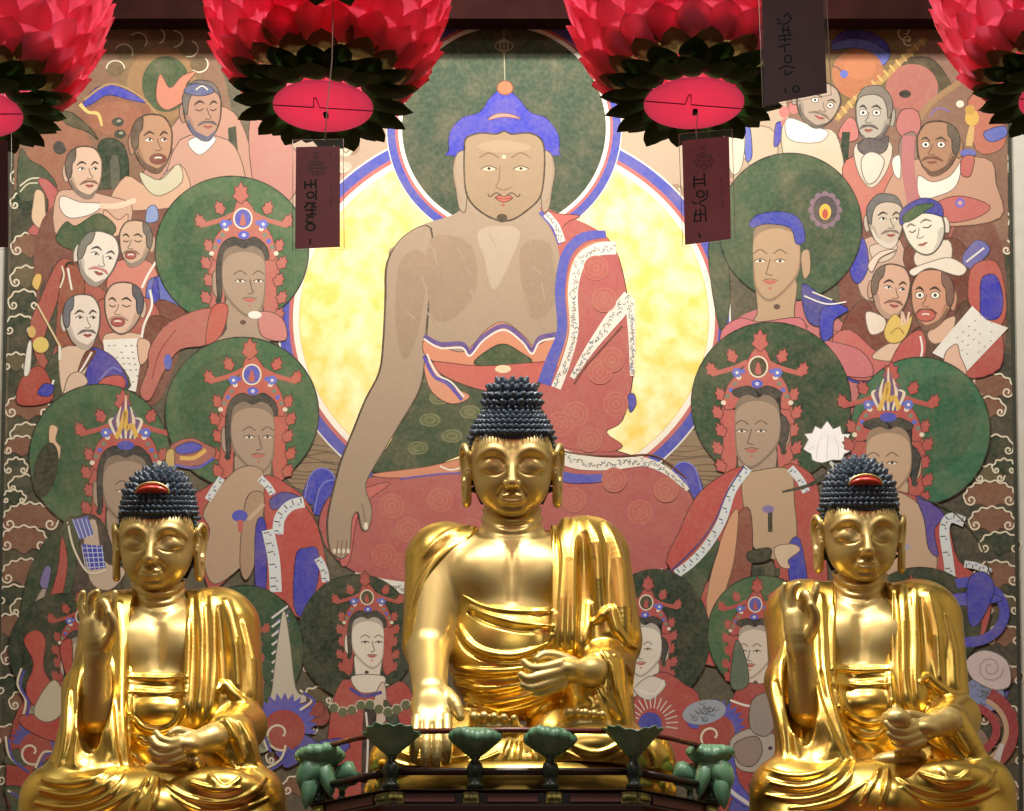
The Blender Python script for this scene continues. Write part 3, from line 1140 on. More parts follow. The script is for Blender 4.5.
# canvas and pale mount
A = Art('canvas')
A.poly([(13, 28), (1007, 28), (1022, 984), (-10, 984)], (88, 84, 66), 0)
A.build()
mb = MB()


def slab(mb, pts, t0, t1):
    f = [onplane(x, y, t1) - PLOC for x, y in pts]
    b = [onplane(x, y, t0) - PLOC for x, y in pts]
    n = len(pts)
    mb.add(f + b, [tuple(range(n - 1, -1, -1)), tuple(range(n, 2 * n))] + [((i + 1) % n, i, n + i, n + (i + 1) % n)[::-1] for i in range(n)])


slab(mb, [(-60, 0), (1080, 0), (1110, 984), (-90, 984)], -0.05, -0.001)
MOUNT = mat('pale_silk_mount', (198, 196, 184), 0.8, vary=.1, vscale=20)
mb.build('mount', MOUNT, painting, False)
mb = MB()
slab(mb, [(10, 24), (13, 24), (-6, 984), (-10, 984)], -0.001, 0.006)
slab(mb, [(1006, 24), (1009, 24), (1026, 984), (1022, 984)], -0.001, 0.006)
slab(mb, [(10, 24), (1009, 24), (1009, 27), (10, 27)], -0.001, 0.006)
mb.build('edging', mat('dark_edging', (54, 56, 46), 0.6), painting, False)

# ---- clouds of the borders
C = Split('painted_clouds', (150, 500, 820))


def curl(a, cx, cy, r, d, col, w=1.6, turns=1.3, a0=0.0):
    n = 18
    P = []
    for i in range(n):
        t = i / (n - 1)
        q = a0 + d * t * turns * 2 * math.pi
        rr = r * (1 - .8 * t)
        P.append((cx + rr * math.cos(q), cy + rr * math.sin(q)))
    a.ribbon(P, w, col)


def cloud(a, cx, cy, w, h, col, edge=CREAM, lw=1.7):
    """scalloped cloud head with a curl at both feet"""
    n = max(5, int(w / 6))
    P = []
    for i in range(n + 1):
        t = math.pi * (1 - i / n)
        P.append((cx + w / 2 * math.cos(t), cy - h * (math.sin(t) ** .8 if math.sin(t) > 0 else 0)))
    body = P + [(cx + w * .42, cy + h * .35), (cx + w * .2, cy + h * .2), (cx, cy + h * .5), (cx - w * .2, cy + h * .2), (cx - w * .42, cy + h * .35)]
    a.poly(body, col, 3)
    S = []
    for i in range(n):
        x0, y0 = P[i]
        x1, y1 = P[i + 1]
        mx, my = (x0 + x1) / 2, (y0 + y1) / 2
        nx, ny = mx - cx, (my - cy)
        l = math.hypot(nx, ny) + 1e-6
        S += [(x0, y0), (mx + nx / l * 2.4, my + ny / l * 2.4)]
    S.append(P[-1])
    a.line(S, lw, edge, 3)
    r = min(w, h * 2) * .16
    curl(a, cx - w * .5 + r, cy, r, -1, edge, lw, 1.2, math.pi)
    curl(a, cx + w * .5 - r, cy, r, 1, edge, lw, 1.2, 0)


cols = [BRN, (98, 88, 62), DGRN, BRN, (112, 70, 56)]
# greenish brown beds of the borders, then the cloud heads bottom-up in rows
C.poly([(14, 60), (50, 60), (60, 200), (60, 400), (80, 520), (110, 620), (100, 984), (-5, 984), (8, 400)], (58, 64, 48), 0)
C.poly([(1007, 60), (985, 60), (975, 200), (950, 400), (930, 560), (900, 984), (1021, 984)], (60, 62, 50), 0)
for cx, cy, w, h, k in ((28, 180, 34, 14, 2), (26, 205, 30, 12, 2), (30, 250, 36, 16, 3), (62, 250, 26, 14, 0), (26, 282, 30, 15, 1), (24, 305, 30, 14, 2), (20, 330, 30, 14, 2), (16, 366, 26, 12, 1),
                        (28, 412, 44, 17, 0), (26, 438, 30, 14, 1), (22, 450, 36, 13, 3), (16, 470, 22, 11, 2), (26, 488, 34, 12, 2), (14, 500, 22, 9, 2), (30, 524, 54, 20, 0), (24, 545, 46, 18, 3),
                        (26, 578, 48, 18, 0), (14, 600, 34, 14, 2), (28, 612, 34, 14, 1), (10, 630, 36, 15, 3), (22, 660, 40, 16, 0), (14, 690, 36, 14, 2), (30, 705, 40, 15, 3), (10, 740, 34, 14, 0), (16, 780, 40, 16, 1),
                        (66, 590, 30, 12, 1), (62, 640, 28, 12, 2),
                        (998, 168, 26, 14, 0), (990, 222, 38, 18, 3), (996, 250, 30, 14, 0), (975, 245, 30, 14, 1), (996, 165, 24, 12, 4), (990, 392, 46, 18, 0), (988, 412, 34, 14, 3), (996, 450, 34, 14, 2), (990, 478, 28, 12, 1), (1004, 470, 22, 10, 2),
                        (990, 500, 50, 18, 0), (992, 525, 44, 17, 3), (1000, 548, 40, 15, 2), (996, 580, 46, 18, 0), (1002, 610, 34, 14, 1), (1004, 640, 34, 14, 3), (1006, 680, 34, 14, 0), (1000, 720, 40, 16, 3), (1006, 760, 36, 15, 1), (1000, 795, 40, 16, 0),
                        (292, 640, 26, 12, 0), (298, 668, 24, 12, 2), (318, 700, 30, 12, 1), (300, 730, 34, 14, 2), (318, 768, 30, 12, 2), (300, 790, 34, 14, 3), (280, 760, 26, 12, 1),
                        (692, 652, 28, 12, 0), (686, 674, 28, 11, 2), (700, 720, 34, 14, 1), (676, 708, 30, 12, 0), (716, 740, 30, 13, 2), (690, 770, 34, 13, 1), (740, 790, 36, 14, 0)):
    cloud(C, cx, cy, w, h, cols[k])
C.build()
# grained rock between the halos
for bx, by in ((318, 470), (700, 470)):
    C = Art('painted_rock')
    C.poly([(bx - 34, by - 30), (bx + 10, by - 40), (bx + 38, by - 12), (bx + 34, by + 16), (bx - 8, by + 22), (bx - 32, by + 8)], (140, 116, 88))
    for i in range(9):
        y = by - 24 + i * 4.6
        C.line([(bx - 30, y), (bx - 12, y + rn.uniform(-3, 3)), (bx + 8, y + rn.uniform(-3, 3)), (bx + 32, y + 3)], .9, (92, 74, 56))
    C.build()

# halo tops and flames beneath the beam; dim corner light put into darker colours
T = Split('painted_flames', (247, 500, 800))
T.poly([(14, 28), (205, 28), (225, 80), (250, 190), (150, 200), (60, 190), (14, 190)], (132, 96, 74), 0)
T.poly([(780, 28), (1007, 28), (1008, 240), (900, 230), (800, 180), (770, 120)], (136, 98, 80), 0)
T.poly([(250, 100), (420, 60), (420, 170), (330, 190), (300, 260), (250, 200)], (176, 150, 120), 0)
T.poly([(600, 60), (780, 60), (800, 200), (740, 260), (720, 240), (600, 150)], (180, 158, 132), 0)
T.poly([(400, 60), (400, 190), (300, 260), (250, 200), (250, 80)], (176, 150, 126), 0)
for q in range(26):
    x, y = (rn.uniform(625, 735), rn.uniform(125, 215)) if q % 2 else (rn.uniform(270, 385), rn.uniform(125, 215))
    T.ell(x, y, rn.uniform(5, 12), rn.uniform(4, 9), rn.choice([(206, 190, 166), (186, 140, 122), (196, 176, 150), (168, 110, 98), (150, 120, 96)]))
    curl(T, x, y, 6, 1, rn.choice([(130, 90, 70), (214, 204, 184)]), 1.2, 1.1, rn.uniform(0, 6))
# left
T.ell(160, 82, 42, 44, (128, 100, 66))
T.ell(162, 84, 35, 37, (150, 112, 72))
T.ell(166, 84, 24, 28, (64, 84, 52))
for i in range(7):
    q = math.radians(195 + i * 24)
    T.ell(158 + 44 * math.cos(q), 80 + 44 * math.sin(q), 9, 8, (108, 88, 58))
    T.ring(158 + 44 * math.cos(q), 80 + 44 * math.sin(q), 9, 8, 1.2, CREAM, 180 + i * 22, 360 + i * 22, 14)
T.poly([(156, 98), (160, 74), (170, 88), (182, 76), (196, 72), (186, 86), (200, 92), (180, 104), (166, 110)], (196, 120, 96))
T.ell(115, 112, 36, 26, (140, 88, 66))
T.poly([(82, 106), (96, 88), (118, 86), (146, 102), (130, 100), (108, 95), (92, 104)], BLU)
T.ell(116, 118, 27, 17, (156, 94, 68))
T.line([(84, 100), (110, 84), (140, 96), (160, 118)], 2.2, (168, 132, 84))
T.ell(60, 160, 34, 42, (156, 98, 74))
T.poly([(62, 112), (74, 114), (92, 130), (98, 140), (88, 132), (66, 124)], (80, 76, 52))
T.line([(80, 104), (88, 112), (98, 114), (102, 126)], [4, 3, 3.5, 2], (228, 190, 104))
for x, y in ((118, 122), (120, 134), (60, 150)):
    T.ell(x, y, 6, 4.5, (52, 62, 50))
    T.ell(x + 1, y - 1, 2.2, 1.5, (150, 150, 130))
T.poly([(98, 146), (110, 138), (124, 146), (129, 170), (122, 196), (104, 200), (98, 180)], DGRN)
T.poly([(110, 160), (118, 156), (120, 180), (112, 192)], (86, 88, 72))
T.poly([(20, 150), (30, 160), (46, 170), (56, 190), (20, 200)], (66, 84, 60))
T.line([(20, 186), (30, 179), (40, 178)], 1.5, CREAM)
T.line([(20, 192), (28, 184), (38, 183)], 1.2, CREAM)
T.poly([(38, 180), (48, 180), (60, 196), (62, 225), (50, 234), (38, 236), (28, 232), (36, 222), (46, 214), (48, 200)], (190, 92, 90))
T.poly([(36, 190), (44, 194), (46, 215), (50, 224), (42, 230), (32, 220), (33, 204)], (218, 186, 150))
T.poly([(186, 110), (212, 104), (240, 120), (256, 180), (240, 200), (160, 200), (140, 190), (150, 160)], (184, 134, 114))
T.poly([(228, 128), (236, 126), (240, 178), (230, 178)], DGRN, 0)
T.poly([(250, 120), (275, 130), (300, 160), (290, 200), (256, 190)], (184, 122, 112))
T.poly([(168, 168), (186, 186), (172, 200), (156, 206)], (160, 170, 190))
T.poly([(172, 150), (184, 160), (200, 200), (190, 200), (176, 176)], PINK)
# right
T.ell(862, 62, 60, 46, (120, 94, 58))
for x, y, r_ in ((845, 22, 5), (858, 18, 6), (905, 32, 9), (908, 40, 6)):
    curl(T, x, y, r_, 1, CREAM, 1.4, 1.1, 1)
T.poly([(832, 44), (842, 32), (866, 31), (884, 40), (890, 56), (878, 68), (870, 52), (852, 48), (834, 50)], BLU2)
T.poly([(832, 44), (842, 32), (866, 31), (884, 40), (889, 52), (872, 42), (850, 38)], BLU)
T.ell(858, 74, 26, 25, (178, 106, 68))
T.ell(860, 66, 16, 14, (190, 112, 70))
T.line([(832, 66), (838, 68), (844, 74)], 1.2, (70, 60, 80))
T.ell(844, 74, 4, 4, BLU2)
T.poly([(888, 74), (904, 60), (930, 58), (948, 78), (950, 92), (930, 98), (900, 100)], (74, 64, 44))
T.ell(912, 88, 26, 24, (172, 100, 88))
T.ell(905, 94, 6, 4, DRK)
T.line([(926, 38), (900, 62), (880, 82), (856, 98), (836, 120)], 5.5, (176, 136, 72), 8)
for i in range(15):
    x, y = 922 - i * 6, 42 + i * 5.2
    T.line([(x - 2.4, y - 3), (x + 2.6, y + 3.4)], 2.2, (206, 168, 92))
T.line([(960, 82), (930, 104), (912, 130)], 6, (158, 118, 80))
T.poly([(838, 134), (848, 118), (856, 122), (858, 138), (846, 142)], (194, 110, 104))
T.poly([(902, 110), (918, 112), (920, 134), (908, 140), (896, 128)], (184, 106, 102))
T.poly([(842, 132), (850, 132), (846, 190), (838, 184)], DGRN, 0)
T.poly([(900, 140), (914, 132), (918, 150), (912, 178), (900, 170)], (140, 110, 100))
T.line([(908, 136), (908, 170), (912, 204), (920, 212)], [11, 12, 13, 12], (184, 106, 110))
T.poly([(968, 100), (992, 96), (1006, 130), (1000, 150), (976, 150)], (186, 104, 84))
T.poly([(984, 132), (1004, 126), (1006, 136), (990, 142)], BLU2)
T.ell(972, 118, 7, 8, (214, 170, 74))
T.ell(970, 110, 5, 5, (196, 150, 60))
T.ell(960, 104, 4, 3.6, CREAM)
T.line([(972, 126), (970, 138), (969, 146)], [5, 7, 6], (206, 168, 100))
T.poly([(735, 130), (770, 128), (778, 150), (770, 170), (750, 166)], (196, 170, 142))
T.poly([(776, 124), (784, 124), (780, 142), (774, 146)], BLU)
T.poly([(782, 146), (790, 140), (794, 146), (788, 152)], BLU)
T.poly([(744, 130), (750, 128), (752, 156), (746, 160)], BLU2)
T.line([(742, 130), (744, 158)], 1.6, WHT)
for q in ((784, 112), (794, 108), (786, 124)):
    T.ell(q[0], q[1], 5, 6, (196, 110, 104))
T.poly([(728, 132), (744, 130), (742, 166), (732, 174), (726, 150)], (212, 200, 176))
T.build()


def trim_band(a, pts, w, base=(222, 218, 204), ink=(96, 112, 128), step=5):
    a.line(pts, w, base, 8)
    P = crom(pts, 8)
    T_ = np.gradient(P, axis=0)
    T_ /= np.linalg.norm(T_, axis=1)[:, None] + 1e-9
    L_ = np.concatenate([[0], np.cumsum(np.linalg.norm(np.diff(P, axis=0), axis=1))])
    W_ = w if hasattr(w, '__len__') else [w] * 2
    for s in np.arange(2, L_[-1] - 2, step * .62):
        x, y = np.interp(s, L_, P[:, 0]), np.interp(s, L_, P[:, 1])
        tx, ty = np.interp(s, L_, T_[:, 0]), np.interp(s, L_, T_[:, 1])
        ww = np.interp(s / L_[-1], np.linspace(0, 1, len(W_)), W_) * .34
        o = rn.uniform(-.8, .8) * ww
        x, y = x - ty * o, y + tx * o
        a0 = rn.uniform(0, 6.28)
        r = rn.uniform(1.2, 2.3)
        a.line([(x + r * math.cos(a0 + t) * (.5 + t * .18), y + r * math.sin(a0 + t) * (.5 + t * .18)) for t in (0, 1.3, 2.6, 3.9)], .8, rn.choice([ink, (120, 134, 150), (88, 100, 110), (140, 120, 96)]), 2)


def slats(a, pts, w, n, base=(206, 214, 214), ink=(60, 72, 70)):
    a.line(pts, w, base, 8)
    P = crom(pts, 8)
    T_ = np.gradient(P, axis=0)
    T_ /= np.linalg.norm(T_, axis=1)[:, None] + 1e-9
    for i in range(n):
        k = int((i + .5) / n * (len(P) - 1))
        x, y, tx, ty = P[k][0], P[k][1], T_[k][0], T_[k][1]
        h = w * .42
        a.line([(x - ty * h, y + tx * h), (x + ty * h * .2, y - tx * h * .2)], 1.1, ink, 2)
        a.ell(x + ty * h * .3 + tx * 3, y - tx * h * .3 + ty * 3, 1.4, 1.4, (150, 160, 190), 6)


# ---- the great central figure
B_ = Art('painted_halo', 'gold body halo and dark green head halo of the central painted figure')
for r, c in ((0, (214, 210, 200)), (-1.8, (74, 82, 172)), (-12, (194, 96, 96)), (-16, (238, 230, 214)), (-22, (226, 200, 110))):
    B_.ell(504, 319, 227 + r, 199 + r, c, 110)
B_.build()
G_ = Art('painted_gold_ground', 'worn gold leaf inside the body halo')
G_.ell(504, 319, 204, 176.5, GOLDC, 110)
G_.build(None, LEAF)
H_ = Art('painted_head_halo')
for r, c in ((118, (214, 210, 200)), (117, (72, 80, 168)), (109, (192, 94, 96)), (106, (238, 232, 216)), (102, (54, 74, 54))):
    H_.ell(504, 128, r, r * .99, c, 96)
H_.line([(504, 26), (504, 46), (505, 84)], 1.0, (150, 150, 120))
H_.ring(504, 46, 9, 5, 1.2, (150, 140, 100), 0, 360, 20)
H_.ring(504, 46, 4, 7, 1.0, (170, 150, 100), 0, 360, 20)
H_.build()

M = Art('painted_buddha', 'large bare-shouldered central painted figure with blue hair and red robe')
SK, SK2, SK3 = (160, 138, 114), (150, 126, 102), (174, 156, 132)
# lotus throne petals beside the knees
for s, x0 in ((-1, 330), (1, 676)):
    for i in range(4):
        x, y = x0 + s * (8 - i * 10), 488 + i * 12 - (6 if s > 0 else 0)
        M.poly([(x - 18, y + 14), (x - 12, y - 12), (x, y - 20), (x + 12, y - 12), (x + 18, y + 14)], (60, 66, 168))
        M.line([(x - 18, y + 14), (x - 12, y - 12), (x, y - 20), (x + 12, y - 12), (x + 18, y + 14)], 1.1, (120, 126, 196))
# red lap robe
LAP = [(336, 560), (318, 530), (326, 500), (350, 484), (400, 470), (470, 462), (560, 440), (622, 452), (668, 470), (690, 492), (696, 512), (682, 548), (664, 572), (630, 578), (560, 590), (420, 590), (372, 580)]
M.poly(LAP, (64, 40, 46))
M.poly([(x + (504 - x) * .008, y + (520 - y) * .012) for x, y in LAP], (176, 84, 82))
M.poly([(340, 560), (350, 500), (372, 486), (390, 484), (360, 510), (350, 560)], (196, 92, 90))
# white patterned hem at the foot
trim_band(M, [(354, 578), (390, 586), (450, 592), (540, 594), (620, 586), (664, 574)], 12, step=4)
# green under-robe
M.poly([(424, 356), (470, 372), (500, 380), (560, 372), (560, 430), (480, 448), (430, 466), (372, 472), (392, 440), (404, 400)], (60, 78, 52))
for x, y in ((430, 420), (452, 436), (418, 448), (470, 412), (440, 398), (486, 436), (425, 375), (456, 374)):
    M.ell(x, y, 10, 6, (86, 98, 62), ang=-.3)
    M.ring(x, y, 10, 6, .9, (124, 128, 84), n=18)
    M.ring(x, y, 5, 3, .8, (124, 128, 84), n=12)
M.poly([(372, 474), (430, 466), (480, 452), (500, 440), (510, 452), (470, 470), (400, 478)], (208, 130, 96))
M.line([(400, 479), (440, 474), (470, 472), (500, 462)], 2, (100, 82, 160))
M.line([(440, 466), (452, 470), (470, 464)], 1.6, WHT)
# bare arm, torso
TORSO = [(390, 260), (398, 244), (420, 226), (450, 216), (462, 208), (466, 196), (540, 196), (546, 212), (556, 222), (562, 250), (560, 340), (545, 372), (500, 384), (440, 372), (424, 350), (420, 330)]
ARM = [(386, 300), (388, 262), (404, 236), (430, 228), (430, 280), (426, 330), (424, 366), (418, 392), (402, 420), (384, 450), (368, 478), (366, 490), (372, 510), (368, 530), (362, 528), (358, 512), (352, 520), (350, 548), (344, 558), (336, 556), (330, 548), (328, 520), (334, 490), (342, 460), (354, 430), (366, 400), (380, 372), (384, 340)]
M.poly([(x + (x - 480) * .006, y) for x, y in TORSO], (96, 70, 50))
M.poly(TORSO, SK)
M.poly([(x * 1.0 + (-1.2 if x < 400 else 1.2), y) for x, y in ARM], (104, 80, 60))
M.poly(ARM, SK)
M.poly([(396, 290), (400, 262), (416, 250), (428, 262), (424, 300), (416, 340), (404, 360), (396, 330)], SK2, nl=True)
M.poly([(478, 232), (500, 226), (520, 232), (510, 262), (494, 290), (484, 260)], SK3, nl=True)
M.poly([(430, 240), (470, 244), (476, 290), (450, 320), (430, 310)], SK2, nl=True)
M.poly([(520, 250), (550, 244), (556, 300), (530, 318)], SK2, nl=True)
for i in range(26):
    x, y = rn.uniform(400, 552), rn.uniform(232, 330)
    q = rn.uniform(-1.2, 1.2)
    M.line([(x, y), (x + 9 * math.cos(q), y + 14 * abs(math.sin(q)) + 5)], rn.uniform(.7, 1.4), rn.choice([(165, 144, 120), (155, 133, 109), (163, 142, 117)]), 3)
for i in range(4):
    M.line([(338 + i * 4.5, 540), (336 + i * 4.5, 556 - (i == 3) * 4)], 1.0, (120, 92, 72), 2)
    M.ell(334.5 + i * 4.6, 551, 1.7, 2.6, CREAM, 8)
M.line([(362, 504), (366, 524)], 1, (120, 92, 72), 3)
M.ell(366, 526, 2.2, 4, CREAM, 8)
# waist ornaments
M.poly([(424, 340), (440, 346), (460, 352), (472, 346), (486, 330), (504, 322), (524, 336), (534, 346), (552, 338), (558, 344), (554, 366), (520, 364), (470, 372), (428, 358)], (208, 130, 96))
M.line([(424, 336), (440, 344), (462, 344), (470, 352), (484, 336), (504, 326), (522, 338), (532, 350), (540, 338), (558, 334)], 4.4, (92, 72, 136), 8)
M.line([(424, 339), (440, 348), (462, 348), (470, 356), (484, 340), (504, 330), (522, 342), (532, 354), (540, 342), (558, 338)], 1.8, (226, 214, 206), 8)
M.poly([(474, 364), (488, 350), (504, 344), (520, 352), (532, 362), (504, 366)], (62, 82, 50))
M.poly([(432, 362), (480, 366), (540, 362), (556, 362), (554, 376), (500, 392), (452, 380)], (196, 90, 80))
M.ell(503, 369, 8, 4, (226, 202, 160))
M.poly([(424, 368), (430, 360), (448, 384), (470, 396), (452, 404), (432, 392)], (210, 136, 104))
M.line([(424, 356), (434, 376), (448, 384), (462, 400)], 3.6, (84, 74, 160))
M.line([(427, 354), (437, 374), (451, 382), (464, 397)], 1.6, WHT)
# robe over the far shoulder
ROBE = [(540, 208), (560, 214), (590, 226), (612, 244), (624, 280), (632, 340), (632, 380), (622, 420), (606, 432), (622, 446), (600, 452), (545, 440), (535, 400), (548, 370), (560, 330), (562, 280), (556, 240)]
M.poly([(x + (x - 560) * .015, y) for x, y in ROBE], (70, 44, 52))
M.poly(ROBE, (180, 86, 82))
M.poly([(556, 232), (568, 222), (580, 216), (560, 214), (546, 212)], (196, 92, 84))
M.line([(540, 212), (552, 226), (560, 244)], 4, (82, 84, 164))
trim_band(M, [(546, 214), (556, 226), (562, 242)], 7, step=4)
M.line([(606, 234), (582, 238), (566, 256), (560, 290), (562, 330), (552, 360), (544, 384)], [7, 10, 10, 10, 10, 12, 14], (78, 84, 172), 8)
M.line([(612, 242), (590, 244), (574, 260), (567, 290), (568, 330), (558, 366)], 1.6, (206, 130, 90), 8)
trim_band(M, [(616, 248), (596, 250), (580, 262), (573, 290), (574, 330), (566, 362), (556, 388)], [13, 13, 12, 10, 9, 9, 10], step=4)
trim_band(M, [(630, 296), (618, 312), (604, 330), (588, 352), (572, 378)], [14, 16, 13, 9, 5], step=4)
trim_band(M, [(630, 300), (632, 340), (632, 376)], [10, 7, 4], step=4)
M.line([(622, 326), (604, 346), (586, 366), (574, 384)], 1.5, (110, 60, 50), 6)
M.poly([(628, 396), (634, 394), (636, 404), (630, 412)], BLU)
# hem across the lap
trim_band(M, [(556, 454), (580, 462), (612, 464), (644, 462), (668, 472), (688, 490)], [16, 15, 12, 9, 7, 4], step=4)
M.line([(548, 470), (570, 478), (600, 478), (616, 474)], [9, 10, 8, 4], (80, 84, 172))
M.line([(540, 446), (580, 454), (620, 456), (656, 456), (686, 478)], 1.4, (110, 60, 50))
# medallions
for x, y in ((392, 506), (408, 530), (440, 500), (440, 560), (402, 566), (576, 414), (600, 372), (616, 404), (596, 268), (604, 300), (612, 360), (560, 424), (588, 540), (640, 512), (616, 552), (614, 480), (574, 500), (666, 490), (560, 560), (384, 556), (470, 530), (590, 440)):
    M.ell(x, y, 12, 12, (181, 90, 82))
    M.ring(x, y, 12, 12, 1.1, (190, 108, 88), n=24)
    M.ring(x, y, 7.5, 7.5, 1.0, (188, 106, 88), n=18)
    M.ring(x, y, 3, 3, 1.0, (192, 110, 90), n=10)
# head
M.poly([(449, 150), (450, 132), (462, 118), (480, 112), (490, 98), (504, 88), (518, 98), (530, 112), (546, 118), (558, 134), (559, 152), (552, 156), (454, 156)], (58, 62, 172))
M.ell(505, 88, 8, 7, (186, 108, 70))
M.ring(505, 88, 8, 7, 1, (120, 60, 40), n=20)
M.poly([(488, 120), (496, 114), (510, 114), (521, 119), (504, 117)], (206, 130, 120))
for s in (-1, 1):
    x = 504 + s * 45
    M.poly([(x - s * 6, 152), (x + s * 2, 154), (x + s * 6, 170), (x + s * 3, 190), (x, 208), (x - s * 6, 212), (x - s * 8, 196), (x - s * 8, 170)], SK)
    M.line([(x + s * 3, 160), (x + s * 4, 176), (x, 196), (x - s * 3, 204)], 1, SK2)
FACE = [(464, 150), (466, 138), (480, 133), (496, 134), (504, 131), (512, 134), (530, 133), (542, 140), (545, 156), (544, 180), (540, 198), (528, 210), (512, 220), (496, 220), (478, 210), (467, 196), (464, 176)]
M.poly(FACE, (116, 88, 64))
M.poly([(504 + (x - 504) * .98, 176 + (y - 176) * .985) for x, y in FACE], (156, 130, 100))
M.poly([(478, 146), (500, 140), (530, 146), (520, 152), (490, 152)], (166, 142, 112), nl=True)
for s in (-1, 1):
    x = 505 + s * 16
    M.line([(x - 10, 158), (x, 153), (x + 10, 158)], 1.3, (120, 94, 70))
    M.poly([(x - 7, 169), (x, 166.5), (x + 7, 169), (x, 171)], (206, 190, 160), 2)
    M.line([(x - 8, 169), (x, 166), (x + 8, 169)], 1.1, (84, 62, 48))
    M.ell(x, 168.6, 1.7, 1.5, (40, 32, 28), 8)
    M.line([(504 + s * 2, 196), (504 + s * 8, 193), (504 + s * 14, 197), (504 + s * 16, 194)], 1.1, (70, 56, 44))
M.ell(504, 157, 2, 2, (226, 206, 170), 10)
M.line([(500, 166), (499, 180), (496, 187), (504, 190), (512, 187)], 1.2, (130, 100, 74))
M.poly([(495, 198), (500, 195.5), (504, 197), (508, 195.5), (513, 198), (504, 202.5)], (190, 96, 78), 2)
M.line([(495, 198), (504, 199), (513, 198)], .8, (110, 54, 44))
M.ell(503, 205, 2, 1.6, (160, 80, 64), 8)
M.ell(502, 218, 5.5, 4.2, (74, 62, 44))
M.build()

# ---- ground colours behind the crowds
U = Split('painted_robes', (500,))
U.poly([(34, 250), (60, 200), (130, 190), (170, 210), (190, 300), (160, 400), (120, 400), (60, 400), (26, 402), (40, 340)], (124, 74, 62))
U.poly([(146, 296), (170, 290), (190, 320), (176, 350), (150, 352)], (110, 62, 54))
U.poly([(840, 250), (870, 180), (960, 190), (1000, 240), (1006, 330), (990, 376), (900, 380), (850, 360)], (122, 70, 60))
U.poly([(722, 340), (738, 318), (770, 306), (812, 300), (850, 330), (880, 356), (892, 380), (870, 410), (730, 420)], (188, 106, 106))
U.poly([(820, 330), (846, 336), (866, 360), (850, 372), (828, 352)], (196, 122, 116))
U.poly([(846, 372), (870, 366), (886, 374), (880, 384), (852, 382)], BLU)
U.poly([(708, 250), (724, 230), (730, 300), (720, 330)], (66, 84, 60))
for q in range(30):
    x, y = (rn.uniform(40, 150), rn.uniform(195, 390)) if q % 2 else (rn.uniform(860, 1000), rn.uniform(190, 370))
    U.line([(x, y), (x + rn.uniform(-6, 6), y + 14), (x + rn.uniform(-8, 8), y + 26)], rn.uniform(1.2, 3), rn.choice([(76, 50, 44), (170, 90, 78), (60, 64, 48), (196, 170, 146), (74, 76, 140)]), 4)
U.build()


# ---- heads
def tf(cx, cy, s, ang=0, flip=1):
    c, d = math.cos(ang), math.sin(ang)
    return lambda x, y: (cx + (x * flip * c - y * d) * s, cy + (x * flip * d + y * c) * s)


